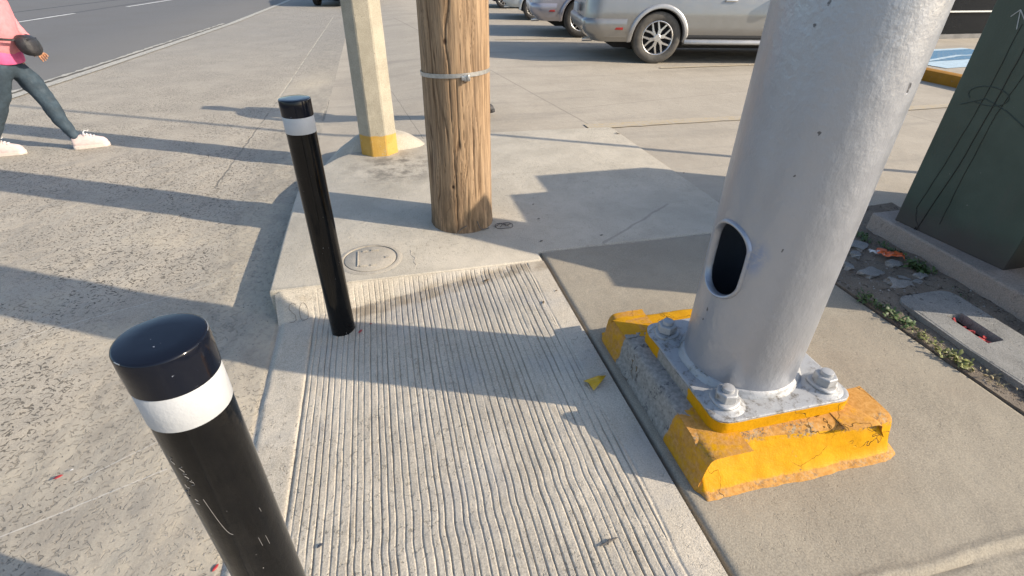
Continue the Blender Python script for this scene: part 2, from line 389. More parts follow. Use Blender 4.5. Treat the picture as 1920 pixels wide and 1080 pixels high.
def post_mat():
    m = Mat('concrete_post'); x, y, z = m.xyz()
    f = m.noise(130., 4, .7); b = m.noise(6., 5, .65)
    c = m.mix(m.ramp(b, .35, .65), (.31, .28, .215), (.40, .36, .28)); c = m.mix(.3, c, m.mix(m.ramp(f, .35, .65), (.25, .22, .17), (.5, .46, .37)))
    zz = m.math('ADD', z, m.math('MULTIPLY', m.math('SUBTRACT', m.noise(18., 3), .5), .03))
    y_ = m.ramp(zz, .185, .175)
    yc = m.mix(m.ramp(m.noise(35., 5, .75), .58, .70), m.mix(m.ramp(b, .3, .7), (.42, .25, .055), (.50, .32, .09)), (.40, .34, .24))
    c = m.mix(y_, c, yc)
    pit = m.math('MULTIPLY', m.ramp(m.voro(38., vec=m.warp(.01, 60.)), .16, .10), m.ramp(m.noise(9., 2), .54, .6)); c = m.mix(m.math('MULTIPLY', pit, .6), c, (.12, .105, .08))
    n = m.bump(f, .003, .7); n = m.bump(m.math('MULTIPLY', pit, -1.), .004, 1., n)
    return m.done(c, .85, 0., n, .2)
M['post'] = post_mat()
def green():
    m = Mat('dark_green_cabinet_paint'); b = m.noise(3., 5, .6); st = m.noise(8., 5, .7, m.scale(m.co, (1, 1, .2)))
    c = m.mix(m.ramp(b, .35, .65), (.044, .066, .052), (.060, .086, .068)); c = m.mix(m.math('MULTIPLY', m.ramp(st, .55, .75), .4), c, (.075, .075, .066))
    x, y, z = m.xyz(); zz = m.math('ADD', z, m.math('MULTIPLY', m.math('SUBTRACT', m.noise(7., 4), .5), .18))
    c = m.mix(m.math('MULTIPLY', m.ramp(zz, .33, .12), .8), c, (.062, .052, .05))
    sp = m.math('MULTIPLY', m.ramp(m.voro(24., vec=m.warp(.03, 40.)), .09, .06), m.ramp(m.noise(6., 2), .57, .62)); c = m.mix(sp, c, (.22, .22, .21))
    return m.done(c, m.ramp(b, .3, .7, .42, .55), 0., m.bump(m.noise(90., 3), .0008), .4)
M['green'] = green()
M['drip'] = plain('black_drip', (.008, .009, .009), .4)
M['chalk'] = plain('white_chalk', (.42, .44, .43), .8)
M['graff'] = plain('dark_marker', (.030, .044, .036), .5)
M['plinth'] = concrete('cabinet_plinth_concrete', (.26, .225, .195), (.36, .31, .27), .6, .3, .002)
M['cover'] = concrete('grey_cover_concrete', (.18, .178, .168), (.285, .28, .262), .5, .9, .003, 6., pits_scale=34.)
M['meter'] = concrete('meter_cover_concrete', (.32, .29, .24), (.43, .39, .325), .4, .3, .0012, 6.)
M['rock'] = concrete('broken_concrete', (.20, .19, .175), (.33, .315, .29), .6, .4, .003, 7.)
M['mark'] = plain('scratched_mark', (.24, .21, .175), .9)
M['weed'] = plain('weed_green', (.058, .095, .028), .6, 0., .45, 25.)
M['weed2'] = plain('weed_yellow_green', (.16, .17, .05), .6, 0., .4, 25.)
M['dry'] = plain('dry_grass', (.30, .24, .13), .8, 0., .3, 25.)
M['leaf'] = plain('dry_leaf', (.12, .085, .05), .8, 0., .3, 60.)
M['twig'] = plain('grey_twig', (.10, .09, .08), .8)
M['orange'] = plain('orange_wrapper', (.62, .12, .03), .4, 0., .2, 40.)
M['white'] = plain('white_paper', (.6, .58, .56), .7)
M['red'] = plain('red_plastic', (.42, .05, .05), .45, 0., .25, 40.)
M['fragy'] = plain('yellow_plastic', (.62, .37, .01), .35, 0., .15, 40., .001)
M['chip'] = plain('dark_chip', (.05, .055, .07), .6)
M['dark'] = plain('dark_plastic', (.012, .012, .013), .6)
M['under'] = plain('underbody', (.010, .010, .011), .8)
def carpaint(name, col, metal=.75, rough=.3):
    m = Mat(name); d = m.noise(3., 4)
    c = m.mix(m.ramp(d, .3, .7), tuple(x * .95 for x in col), col)
    return m.done(c, m.ramp(m.noise(14., 5, .7), .3, .7, rough * .85, rough * 1.25), metal, m.bump(m.noise(1.4, 2), .010, .3), .5, .6, Coat__Roughness=.08)
M['suv'] = carpaint('champagne_silver_paint', (.275, .268, .255), .6, .34)
M['suvtrim'] = carpaint('silver_trim_paint', (.40, .395, .39), .5, .38)
M['car2'] = carpaint('lilac_silver_paint', (.36, .35, .385), .55, .35)
M['carw'] = carpaint('pearl_white_paint', (.48, .53, .56), .05, .3)
M['carb'] = carpaint('deep_blue_paint', (.03, .055, .10), .3, .3)
M['carg'] = carpaint('grey_paint', (.36, .36, .37), .5, .33)
M['glass'] = plain('dark_window_glass', (.008, .010, .013), .06, 0., .05, 5., spec=.2)
M['tyre'] = plain('tyre_rubber', (.030, .028, .026), .8, 0., .25, 20., .002)
M['tyred'] = plain('dusty_tyre_side', (.085, .078, .068), .85, 0., .2, 12., .002)
M['alloy'] = plain('alloy_rim', (.6, .59, .575), .28, .85, .05)
M['chrome'] = plain('chrome', (.7, .7, .72), .12, 1., .03)
M['lampr'] = plain('red_lamp', (.35, .02, .015), .2, 0., .1, 40., coat=.5)
M['pink'] = plain('pink_fleece', (.66, .24, .255), .9, 0., .08, 25., .004)
M['pink2'] = plain('bright_pink_hem', (.66, .11, .25), .9, 0., .08, 25., .003)
M['jeans'] = plain('slate_blue_trousers', (.034, .053, .070), .85, 0., .22, 12., .004)
M['navy'] = plain('navy_cloth', (.012, .014, .03), .9, 0., .2, 20., .003)
M['skin'] = plain('skin', (.40, .205, .115), .55, 0., .08, 30.)
M['shoe'] = plain('pale_pink_canvas', (.56, .45, .42), .75, 0., .07, 40., .002)
M['sole'] = plain('cream_sole', (.60, .52, .46), .65, 0., .06, 40.)
M['lace'] = plain('white_lace', (.66, .65, .63), .8)
M['bag'] = plain('black_nylon_bag', (.022, .020, .021), .45, 0., .3, 30., .006)
M['hair'] = plain('dark_hair', (.018, .012, .009), .5, 0., .3, 60., .002)
M['wall'] = plain('storefront_base', (.16, .155, .15), .7, 0., .2, 4., .002)
M['frame'] = plain('pale_aluminium', (.62, .62, .60), .4, .3)
M['steel'] = plain('grey_steel', (.3, .3, .3), .5, .5)
M['eye'] = plain('eye_dark', (.02, .015, .01), .2)

# ------------------------------------------------------------------ camera, world, sun
def gp(u, v, z=0.):
    d = CB @ np.array([u - 960, v - 540, F]); t = (z - CAMZ) / d[2]; return np.array([0, 0, CAMZ]) + d * t
cam = bpy.data.cameras.new('camera'); co = bpy.data.objects.new('camera', cam); COL.objects.link(co)
mw = Matrix.Identity(4)
for i in range(3): mw[i][0], mw[i][1], mw[i][2] = CB[i][0], -CB[i][1], -CB[i][2]
mw[2][3] = CAMZ; co.matrix_world = mw
cam.sensor_width = 36; cam.lens = 36 * F / 1920; cam.clip_start = .05; cam.clip_end = 1000
SC.camera = co
W = bpy.data.worlds.new('World'); SC.world = W; W.use_nodes = True
nt = W.node_tree; bg = nt.nodes['Background']; sky = nt.nodes.new('ShaderNodeTexSky'); sky.sky_type = 'NISHITA'; sky.sun_disc = False
el = math.asin(SUN[2] / np.linalg.norm(SUN)); azs = math.atan2(SUN[0], SUN[1])
sky.sun_elevation = el; sky.sun_rotation = azs
sky.air_density = 1.0; sky.dust_density = 1.5; sky.ozone_density = 1.5
nt.links.new(sky.outputs[0], bg.inputs[0]); bg.inputs[1].default_value = .15
sl = bpy.data.lights.new('sun', 'SUN'); sl.energy = 4.2; sl.angle = RAD(.5); sl.color = (1., .875, .705)
so = bpy.data.objects.new('sun', sl); COL.objects.link(so)
so.rotation_euler = Vector(tuple(SUN)).to_track_quat('Z', 'Y').to_euler(); so.location = (8, -5, 6)
SC.view_settings.view_transform = 'Standard'; SC.view_settings.look = 'None'; SC.view_settings.exposure = .70; SC.view_settings.gamma = 1

# ------------------------------------------------------------------ setting: ground, road, lot, walks
mesh_obj('ground', [(-300, -300, -.45), (300, -300, -.45), (300, 300, -.45), (-300, 300, -.45)], [(0, 1, 2, 3)], M['ground'])['kind'] = 'structure'
# asphalt beyond the white line; the line drifts slightly
LINE = [(-6.6, -12.), (-5.9, 2.), (-5.32, 6.), (-4.94, 8.57), (-4.70, 10.6), (-4.46, 13.1), (-4.02, 18.), (-3.65, 26.), (-3.2, 40.), (1., 160.)]
def line_x(y): return np.interp(y, [p[1] for p in LINE], [p[0] for p in LINE])
ys = [p[1] for p in LINE]
mesh_obj('road', [(-80, y, ZR - .004) for y in ys] + [(line_x(y) + .05, y, ZR - .004) for y in ys],
         [(i, i + len(ys), i + 1 + len(ys), i + 1) for i in range(len(ys) - 1)], M['asphalt'], smooth=False)['kind'] = 'structure'
# gutter pavement between white line and kerb
def g_rip(X, Y):
    b = (fbm(X * 3, Y * 3, 5, 4) - .5) * .018 + (fbm(X * 14, Y * 14, 9, 3) - .5) * .006
    fade = sstep(-.70, -.86, X); near = sstep(7.5, 5., Y) * sstep(-3.4, -2.9, X)
    lump = np.exp(-((X + .84) / .10) ** 2 - ((Y - 2.0) / .22) ** 2) * .012
    pan = -np.exp(-((X + 1.38) / .30) ** 2) * .012 * near
    return ZR + b * fade * near + pan + lump * near
gx = [-8., -7, -6, -5.5, -5, -4.6, -4.2, -3.9, -3.6, -3.4] + list(np.arange(-3.3, -.705, .014)) + [-.70, -.55, -.3, -.1, .1]
gy = [-12., -8, -5, -3, -2, -1, -.5, 0, .3] + list(np.arange(.5, 5.6, .0145)) + list(np.arange(5.7, 9, .12)) + list(np.arange(9.5, 40, 1.)) + [45, 60, 90, 160]
def gmap(v, X, Y): pass
def gutter():
    v, f, X, Y = grid(gx, gy, g_rip)
    # left boundary follows the white line
    L = line_x(Y)
    k = (X + 3.3) / (-8. + 3.3); Xn = np.where(X < -3.3, -3.3 + k * (L + 3.3), X)
    # right boundary: under the driveway ramp beyond the kerb end, else at the kerb foot
    v[:, 0] = Xn.ravel()
    cut = (X > -.69) & (Y < 4.2); vz = v[:, 2]; vz[cut.ravel()] = ZR - .08; vz[((X > -.69) & (Y >= 4.2)).ravel()] = ZR - .02
    sm = sstep(-1.62, -1.46, Xn + (fbm(X * 4, Y * 4, 31) - .5) * .22 + (2.0 - Y) * .25 * (Y < 2.0) * 0) * sstep(2.9, 2.2, Y)
    # smooth trowelled tongue running out to lower left
    sm = np.maximum(sm * .8, sstep(.10, .0, np.abs((Y - 1.585) - (X + 1.53) * 1.05) - .07) * sstep(2.2, 2.0, Y))
    sm = np.maximum(sm, sstep(-1.30, -1.12, Xn + (fbm(X * 5, Y * 5, 33) - .5) * .15) * .8)
    sand = np.maximum(sstep(-1.25, -.95, Xn) * sstep(.45, .62, fbm(X * 3, Y * 3, 41)) * sstep(6, 5, Y) * .7,
                      np.exp(-((Xn + 1.05) / .33) ** 2) * np.exp(-((Y - 9.0 - (Xn + 1) * .8) / .55) ** 2) * 1.2 + np.exp(-((Xn + .2) / .8) ** 2 - ((Y - 18.5) / 1.2) ** 2) * 1.3)
    sand = np.maximum(sand, .9 * np.exp(-((Y - 3.05 + (X + 1.6) * .25) / .7) ** 2) * sstep(.46, .62, fbm(X * 2.4, Y * 2.4, 47)) * sstep(-2.6, -1.6, Xn))
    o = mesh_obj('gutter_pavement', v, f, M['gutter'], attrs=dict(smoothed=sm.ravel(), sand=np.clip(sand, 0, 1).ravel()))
    o['kind'] = 'structure'
gutter()
# white edge line: a worn main line with a chipped companion on the asphalt side
def strip(name, pts, w, z, mat, label=None, jag=.0, seed=1):
    P = [np.array(p, float) for p in pts]; out = []
    for a, b in zip(P[:-1], P[1:]):
        n = max(2, int(np.linalg.norm(b - a) / .12)); out += [a + (b - a) * t / n for t in range(n)]
    out.append(P[-1]); rng = random.Random(seed); v = []; f = []
    for i, p in enumerate(out):
        t = out[min(i + 1, len(out) - 1)] - out[max(i - 1, 0)]; t /= np.linalg.norm(t); nn = np.array([-t[1], t[0]])
        a, b = p + nn * (w / 2 + rng.uniform(-jag, jag)), p - nn * (w / 2 + rng.uniform(-jag, jag))
        v += [(a[0], a[1], z), (b[0], b[1], z)]
        if i: f.append((2 * i - 2, 2 * i - 1, 2 * i + 1, 2 * i))
    o = mesh_obj(name, v, f, mat, smooth=False)
    return o
st = strip('edge_line', LINE[1:9], .17, ZR + .011, M['line'], jag=.006, seed=3); st['kind'] = 'structure'
st = strip('edge_line', [(x - .21, y) for x, y in LINE[1:7]], .07, ZR + .009, M['line'], jag=.03, seed=5); st['kind'] = 'structure'
for a, b in (((-10.35, 14.2), (-9.56, 21.8)), ((-8.95, 24.5), (-8.45, 29.0)), ((-8.1, 33.), (-7.6, 38))):
    st = strip('lane_dash', [a, b], .14, ZR + .004, M['lane'], jag=.01, seed=8); st['kind'] = 'structure'

# parking lot with driveway ramp down to the road
def lot_z(X, Y):
    z = ZR + (-.012 - ZR) * sstep(-.75, 1.25, X)
    return z + (fbm(X * .8, Y * .8, 21, 3) - .5) * .006 * sstep(1.4, 3, X)
lx = list(np.arange(-.72, 4., .09)) + list(np.arange(4.2, 14, .5)) + [15, 18, 24, 40, 70]
ly = [-12., -6, -2, 0, 1, 2, 3, 3.6] + list(np.arange(4.0, 10, .1)) + list(np.arange(10.2, 30, .6)) + [34, 40, 60, 100, 160]
v, f, X, Y = grid(lx, ly, lot_z)
keep = []
for q in f:
    c = v[list(q)].mean(0)
    if c[0] < .80 and c[1] < 4.25 or c[0] < 3.25 and c[1] < 2.4: continue
    keep.append(q)
lot = mesh_obj('parking_lot', v, keep, M['lot']); lot['kind'] = 'structure'
for i, (p, q, w) in enumerate((((2.1, 5.19), (7.6, 5.21), .17), ((4.6, 8.35), (7.9, 8.33), .10), ((2.6, 12.25), (4.2, 12.2), .1))):
    st = strip('stall_line', [p, q], w, -.004, M['stall'], jag=.012, seed=20 + i); st['kind'] = 'structure'
# blue accessible-bay square with pale border
def quad_sheet(name, c, d, L, Wd, z, mat):
    d = np.array(d) / np.linalg.norm(d); n = np.array([-d[1], d[0]]); c = np.array(c)
    P = [c + d * L / 2 * a + n * Wd / 2 * b for a, b in ((-1, -1), (1, -1), (1, 1), (-1, 1))]
    o = mesh_obj(name, [(p[0], p[1], z) for p in P], [(0, 1, 2, 3)], mat, smooth=False); o['kind'] = 'structure'; return o
quad_sheet('bay_marking_border', (11.0, 8.45), (.93, .10), 3.0, 1.72, -.002, M['bluew'])
quad_sheet('bay_marking', (11.1, 8.66), (.93, .10), 2.6, .95, .003, M['bluep'])
st = strip('bay_marking_stripe', [(9.9, 8.1), (11.2, 8.55), (12.3, 8.5)], .10, .008, M['bluew'], jag=.01); st['kind'] = 'structure'

# raised kerb slab carrying the poles
def poly_slab(name, outline, z0, z1, mat, bev=.018, parent=None):
    bm = bmesh.new(); vs = [bm.verts.new((x, y, z1)) for x, y in outline]; fc = bm.faces.new(vs)
    r = bmesh.ops.extrude_face_region(bm, geom=[fc]); 
    for e in r['geom']:
        if isinstance(e, bmesh.types.BMVert): e.co.z = z0
    bmesh.ops.recalc_face_normals(bm, faces=bm.faces)
    ed = [e for e in bm.edges if abs(e.verts[0].co.z - z1) < 1e-5 and abs(e.verts[1].co.z - z1) < 1e-5]
    bmesh.ops.bevel(bm, geom=ed, offset=bev, segments=3, affect='EDGES', profile=.5)
    mb = MB().bm(bm); return mb.obj(name, mat, parent, sharp=50)
kerb_out = [(-.715, 2.503), (.813, 2.503), (.813, 2.604), (1.4, 2.612), (2.352, 2.612), (2.352, 5.115), (1.6, 5.16), (1.0, 5.17), (.45, 5.12), (.05, 5.02), (-.25, 4.86), (-.46, 4.66), (-.60, 4.42), (-.69, 4.15), (-.722, 3.9), (-.725, 3.2)]
sl_ = poly_slab('sidewalk', kerb_out, -.4, 0., M['slab'])
sl_['kind'] = 'structure'
# plain walkway on the right
def w_z(X, Y):
    z = (fbm(X * 2, Y * 2, 51, 4) - .5) * .006 + (fbm(X * 18, Y * 18, 55, 3) - .5) * .0016
    yr = .506 + (fbm(X * 3, X * 0 + 2, 61) - .5) * .035
    d = Y - yr
    z = z + np.exp(-(d / .013) ** 2) * (.006 + .006 * fbm(X * 22, Y * 9, 63)) - np.exp(-((d + .024) / .007) ** 2) * .010 - sstep(-.02, -.03, d) * .004
    edge = np.minimum(np.minimum(X - .83, 2.34 - X), 2.6 - Y)
    return z - sstep(.016, 0, edge) * .009
walk = grid_obj('walkway', np.arange(.831, 2.345, .0115), np.concatenate([np.arange(-3, .2, .1), np.arange(.2, 2.604, .0115)]), w_z, M['walk'], skirt=.12); walk['kind'] = 'structure'
# ribbed ramp, falling to the road on the left
def r_base(X, Y):
    fall = np.clip((.70 - X) / 1.22, 0, 1.1)
    z = -.138 * (fall * .75 + .25 * sstep(0, 1, fall))
    drop = z * 1.0
    ytop = 2.497; run = .03 + .065 * fall
    k = sstep(ytop, ytop - 1, ytop - (ytop - Y) / run)  # 0 at top edge, 1 after the run
    k = np.clip((ytop - Y) / run, 0, 1)
    return z * k
def r_z(X, Y):
    z = r_base(X, Y)
    wob = (fbm(Y * 2.2, X * 1.2, 71, 3) - .5) * .009 + (fbm(Y * 9, X * 6, 73, 3) - .5) * .0032
    kink = .007 * np.exp(-((Y - 1.02 - (X - .3) * .12) / .05) ** 2) * sstep(.30, .15, np.abs(X - .1) - .25) * vnoise(X * 5, Y * 0, 75)
    xx = X + wob + kink
    pitch = .0272 + 0 * X
    cell = np.floor(xx / pitch); ph = xx / pitch - cell
    off = (_h(cell, cell * 0 + 3, 77) - .5) * .32; dep = .5 + .6 * _h(cell, cell * 0 + 8, 79)
    d = np.abs(ph - .5 - off) * pitch
    wid = .0023 + .0019 * fbm(xx * 3 + cell, Y * 5, 81, 2)
    g = np.clip(1 - d / wid, 0, 1) ** .8 * dep * (.25 + .75 * sstep(.12, .55, fbm(cell * 3.7, Y * 6, 83, 4))) * .0078
    xr = .705 + (fbm(Y * 3, Y * 0, 85) - .5) * .03
    inr = sstep(-.505, -.49, X) * sstep(xr, xr - .015, X) * sstep(2.505, 2.47, Y)
    rough = (fbm(X * 40, Y * 22, 87, 3) - .5) * .0045 + (fbm(X * 110, Y * 60, 89, 2) - .5) * .002
    lip = np.exp(-((X + .50) / .006) ** 2) * -.008
    lipr = np.exp(-((X - xr - .004) / .005) ** 2) * -.006 * fbm(Y * 12, Y * 0, 91)
    z = z - g * inr + rough * .5 * (.4 + .6 * inr) + lip * sstep(2.5, 2.3, Y) + lipr
    z = z - sstep(.812, .818, X + .0) * .008 - sstep(-.655, -.685, X + (fbm(Y * 6, Y * 0, 93) - .5) * .02) * .018
    return z + (fbm(X * 2, Y * 2, 95) - .5) * .006 * (Y < 2.3)
rx = np.concatenate([np.arange(-.69, -.51, .012), np.arange(-.51, .73, .0025), np.arange(.732, .814, .008)])
ry = np.concatenate([np.arange(-2.5, .3, .12), np.arange(.3, 2.38, .0085), np.arange(2.38, 2.499, .006)])
rib = grid_obj('ribbed_ramp', rx, ry, r_z, M['rib'], skirt=.12); rib['kind'] = 'structure'
# scratched letters "SO" on the smooth end face of the kerb
def letters():
    o = np.array([-.607, 2.462, -.060]); ux = np.array([1, .05, 0]); uy = np.array([0, .35, .94])
    def P(a, b): 
        x, y = o[0] + a * .1, 0
        # lay on the ramp face
        yy = 2.497 - (.5 - b) * .075 - .045
        return (x, yy, float(r_z(np.array([x]), np.array([yy]))[0]) + .0018)
    mb = MB()
    S = [(.18, .42), (.05, .5), (-.12, .45), (-.18, .28), (-.05, .12), (.1, .0), (.12, -.2), (0, -.36), (-.22, -.34)]
    O = [(.55 + .22 * math.cos(t), .05 + .42 * math.sin(t)) for t in np.linspace(.3, 2 * PI + .2, 18)]
    mb.tube([P(a, b) for a, b in S], .0014, 6)
    mb.obj('letter_scratch', M['mark'], rib)
    mb = MB(); mb.tube([P(a, b) for a, b in O], .0014, 6); mb.obj('letter_scratch', M['mark'], rib)
letters()
# soil strip under the cabinet edge
def s_z(X, Y):
    return .004 + (fbm(X * 4, Y * 4, 101, 4) - .4) * .05 * sstep(2.34, 2.5, X) * sstep(1.0, 1.7, Y) + (fbm(X * 25, Y * 25, 103, 3) - .5) * .012 - .3 * (np.abs(X - 2.645) < .075) * (np.abs(Y - 1.37) < .14)
soil = grid_obj('soil_strip', np.arange(2.343, 3.6, .02), np.arange(-.6, 2.75, .02), s_z, M['soil'], skirt=.1); soil['kind'] = 'structure'

# ------------------------------------------------------------------ bollards
def bollard(x, y, zb, label, near):
    t = thing('bollard', label, 'bollard', (x, y, zb), 0, 'black bollards along the ramp edge')
    h = (1.042 if near else 1.03) - zb; r = .0595
    def ring(R, z, n=64): return [(R * math.cos(2 * PI * j / n), R * math.sin(2 * PI * j / n), z) for j in range(n)]
    rng = random.Random(3 if near else 4)
    MB().loft([ring(r, -.06), ring(r, .3), ring(r, .6), ring(r, h - .066)]).obj('post', M['black'], t, sharp=60)
    cr = r + .0022
    c = MB().loft([ring(cr, h - .0645), ring(cr + .0004, h - .03), ring(cr, h - .004), ring(cr - .0012, h - .001), ring(cr - .004, h), ring(cr * .5, h + .0004), ring(.001, h + .0005)], True, True).obj('cap', M['blackcap'], t, sharp=55)
    # worn pale rim of the cap
    for k in range(4):
        w = MB()
        a0 = rng.uniform(0, 2 * PI); a1 = a0 + rng.uniform(.15, .7)
        w.tube([((cr - .001) * math.cos(a), (cr - .001) * math.sin(a), h - .0018) for a in np.linspace(a0, a1, 10)], .0009, 6)
        w.obj('worn_rim', M['galv'], c)
    MB().loft([ring(r + .0009, h - .131), ring(r + .0012, h - .13), ring(r + .0012, h - .0665), ring(r + .0009, h - .066)], False, False).obj('reflective_band', M['tape'], t)
    if near:
        def on(a, z): return ((r + .0006) * math.cos(a), (r + .0006) * math.sin(a), z)
        base = RAD(-118)
        for k in range(7):
            s = MB(); a = base + rng.uniform(-.26, .26); z = h - .19 - k * .017
            s.tube([on(a + .06 * math.sin(i * 1.9 + k), z - i * .004 + rng.uniform(-.003, .003)) for i in range(5)], .0006, 5); s.obj('paint_scratch', M['scratch'], t)
        s = MB(); s.tube([on(base + .25 + .3 * u, h - .29 - .10 * u - .03 * math.sin(u * 3)) for u in np.linspace(0, 1, 12)], .0005, 5); s.obj('paint_scratch', M['scratch'], t)
        for k in range(3):
            s = MB(); a = RAD(-70) + rng.uniform(-.5, .6); z = h - .2 - rng.uniform(0, .25); s.tube([on(a, z), on(a + .015, z - rng.uniform(.008, .03))], .0005, 5); s.obj('paint_scratch', M['scratch'], t)
        s = MB(); s.tube([on(RAD(-98), h - .028), on(RAD(-95), h - .036), on(RAD(-92), h - .037)], .0016, 5); s.obj('paint_scratch', M['tape'], t)
    return t
bollard(-.350, .669, -.14, 'near black bollard with scratched paint and white band, cut off by the lower edge', True)
bollard(-.342, 2.235, -.125, 'far black bollard with white band standing beside the concrete kerb end', False)

# ------------------------------------------------------------------ wooden utility pole
def wooden_pole():
    cx, cy = .427, 3.150
    t = thing('utility_pole', 'weathered wooden utility pole with metal strap rising from the kerb slab', 'utility pole', (cx, cy, 0))
    nth = 300; zs = np.concatenate([np.arange(-.1, 1.75, .007), np.arange(1.8, 9.2, .2)])
    th = np.linspace(0, 2 * PI, nth, endpoint=False)
    T, Z = np.meshgrid(th, zs); R0 = .2015 - .0055 * Z
    # periodic in theta: sample noise on the cylinder through (cos, sin) as two blended charts
    def per(fn): 
        w = .5 - .5 * np.cos(T)            # 0 at theta=0
        a = fn(T); b = fn(np.mod(T + PI, 2 * PI) + 50); return a * w + b * (1 - w)
    knots = [(RAD(-112), 1.13, .026), (RAD(-111), .315, .022), (RAD(-60), 1.55, .02), (RAD(140), 1.1, .02), (RAD(-30), 2.2, .02)]
    defl = 0 * T; kn = 0 * T
    for a, z, r in knots:
        da = (np.mod(T - a + PI, 2 * PI) - PI) * R0; dz = (Z - z)
        q = np.exp(-(da / .055) ** 2 - (dz / .11) ** 2); defl = defl + np.sign(da) * np.abs(da) ** .3 * q * .030
        kn = np.maximum(kn, np.exp(-((da / (r * .5)) ** 2 + (dz / (r * .8)) ** 2)))
    u = T * R0 + defl
    wavy = per(lambda a: (fbm(a * 1.5, Z * 1.9, 201, 3) - .5) * .10 + (fbm(a * 5, Z * 6, 203, 3) - .5) * .018)
    uu = u + wavy
    def rid(freq, seed, zf):
        x = uu * freq * 1.25; n = per(lambda a: vnoise(x + (a * 0), Z * zf + seed, seed)); return 1 - np.abs(n * 2 - 1)
    r1 = rid(46, 207, .9) ** 3; r2 = rid(95, 209, 1.4) ** 3
    gate = per(lambda a: fbm(a * 1.6, Z * 1.1, 213, 3)); g = np.clip(sstep(.62, .98, r1) * sstep(.34, .6, gate) + .55 * sstep(.7, .98, r2) * sstep(.4, .6, 1 - gate + .15), 0, 1)
    crack = 0 * T
    for a, z0, z1 in ((RAD(-104), .0, .55), (RAD(-83), .0, .34), (RAD(-96), .55, 1.0), (RAD(-70), .2, .8)):
        aa = a + (fbm(Z * 3, Z * 0 + a, 221, 3) - .5) * .14; d = np.abs(np.mod(T - aa + PI, 2 * PI) - PI) * R0
        crack = np.maximum(crack, sstep(.006, .0015, d) * sstep(z0 - .02, z0 + .05, Z) * sstep(z1 + .02, z1 - .1, Z))
    bump = per(lambda a: (fbm(a * 1.2, Z * .7, 225, 3) - .5) * .010)
    R = R0 - g * .0042 - crack * .004 + bump + r2 * .0012 - kn * .003 + .014 * np.exp(-np.maximum(Z, 0) / .06) * .4
    v = np.stack([R * np.cos(T), R * np.sin(T), Z], -1).reshape(-1, 3)
    n = nth; m = len(zs); f = []
    for i in range(m - 1):
        a = i * n; f += [(a + j, a + (j + 1) % n, a + n + (j + 1) % n, a + n + j) for j in range(n)]
    f.append(tuple((m - 1) * n + j for j in range(n)))
    mesh_obj('pole_shaft', v, f, M['wood'], t, attrs=dict(grain=np.maximum(g, crack).ravel(), knot=kn.ravel()))
    # steel strap, its buckle, and the loose tail
    zs_ = .955; rs = .2015 - .0055 * .95 + .0035
    def on(a, z, r=rs): return Vector((r * math.cos(a), r * math.sin(a), z))
    rings = []
    for k in range(96):
        a = 2 * PI * k / 96; tilt = .010 * math.sin(a + 2.2); w = .011
        rings.append([on(a, zs_ + tilt - w), on(a, zs_ + tilt - w, rs + .0014), on(a, zs_ + tilt + w, rs + .0014), on(a, zs_ + tilt + w)])
    rings.append(rings[0])
    band = MB().loft(rings, False, False).obj('strap', M['galv'], t, sharp=30)
    a = RAD(-80); bk = MB()
    bk.box(-.016, .016, -.005, .006, -.016, .016, Matrix.Translation(on(a, zs_ - .008, rs + .006)) @ Matrix.Rotation(a + PI / 2, 4, 'Z'), .003)
    bk.box(-.006, .008, -.020, .0, -.013, .020, Matrix.Translation(on(a, zs_ - .006, rs + .010)) @ Matrix.Rotation(a + PI / 2 + .3, 4, 'Z'), .004)
    bk.box(-.03, -.012, -.006, .002, -.012, .010, Matrix.Translation(on(a, zs_ - .006, rs + .006)) @ Matrix.Rotation(a + PI / 2 - .2, 4, 'Z'), .002)
    bk.obj('buckle', M['buckle'], band)
    # bent wire ends at the foot
    w = MB(); w.tube([on(RAD(-108), .006, .225), on(RAD(-100), .035, .212), on(RAD(-90), .055, .207)], .003, 6); w.obj('bent_nail', M['twig'], t); w = MB(); w.tube([on(RAD(-70), .075, .21), on(RAD(-68), .035, .222), on(RAD(-62), .012, .225), on(RAD(-50), .012, .235)], .0035, 6)
    w.obj('bent_nail', M['twig'], t)
wooden_pole()

# ------------------------------------------------------------------ octagonal concrete post
def octagon_post():
    cx, cy = -.085, 4.775
    t = thing('concrete_post', 'octagonal concrete post with faded yellow painted foot', 'post', (cx, cy, 0))
    def ring(w, z, b=.010):
        R = w / 2 / math.cos(PI / 8); P = []
        C = [(R * math.cos(PI / 8 + k * PI / 4), R * math.sin(PI / 8 + k * PI / 4)) for k in range(8)]
        for k in range(8):
            p = np.array(C[k]); a = np.array(C[k - 1]); c = np.array(C[(k + 1) % 8])
            P += [tuple(p + (a - p) * b / np.linalg.norm(a - p)), tuple(p + (c - p) * b / np.linalg.norm(c - p))]
        return [(x, y, z) for x, y in P]
    zs = list(np.arange(-.3, 2.2, .06)) + [3, 5, 7, 8.5]
    mb = MB().loft([ring(.322 - .0165 * max(z, 0), z, .006 + .004 * random.random()) for z in zs])
    mb.obj('post_shaft', M['post'], t, sharp=22)
    # rough concrete footing heaped behind the post
    n = 56; rings = []
    prof = [(.56, -.17), (.47, -.08), (.385, .0), (.30, .06), (.23, .10), (.19, .115), (.05, .12)]
    for R, z in prof:
        rings.append([((R + (fbm(math.cos(a) * 3 + 9, math.sin(a) * 3 + z * 8, 231) - .5) * .06) * math.cos(a) * (1.0 if math.cos(a) < 0 else .98) + .03,
                       .135 + (R + (fbm(math.cos(a) * 3, math.sin(a) * 3 + z * 6, 233) - .5) * .06) * math.sin(a) * (.95 if math.sin(a) > 0 else .42), z + (fbm(a * 2, R * 9, 235) - .5) * .012) for a in [2 * PI * j / n for j in range(n)]])
    MB().loft(rings).obj('footing', M['slab'], t, sharp=70)
octagon_post()

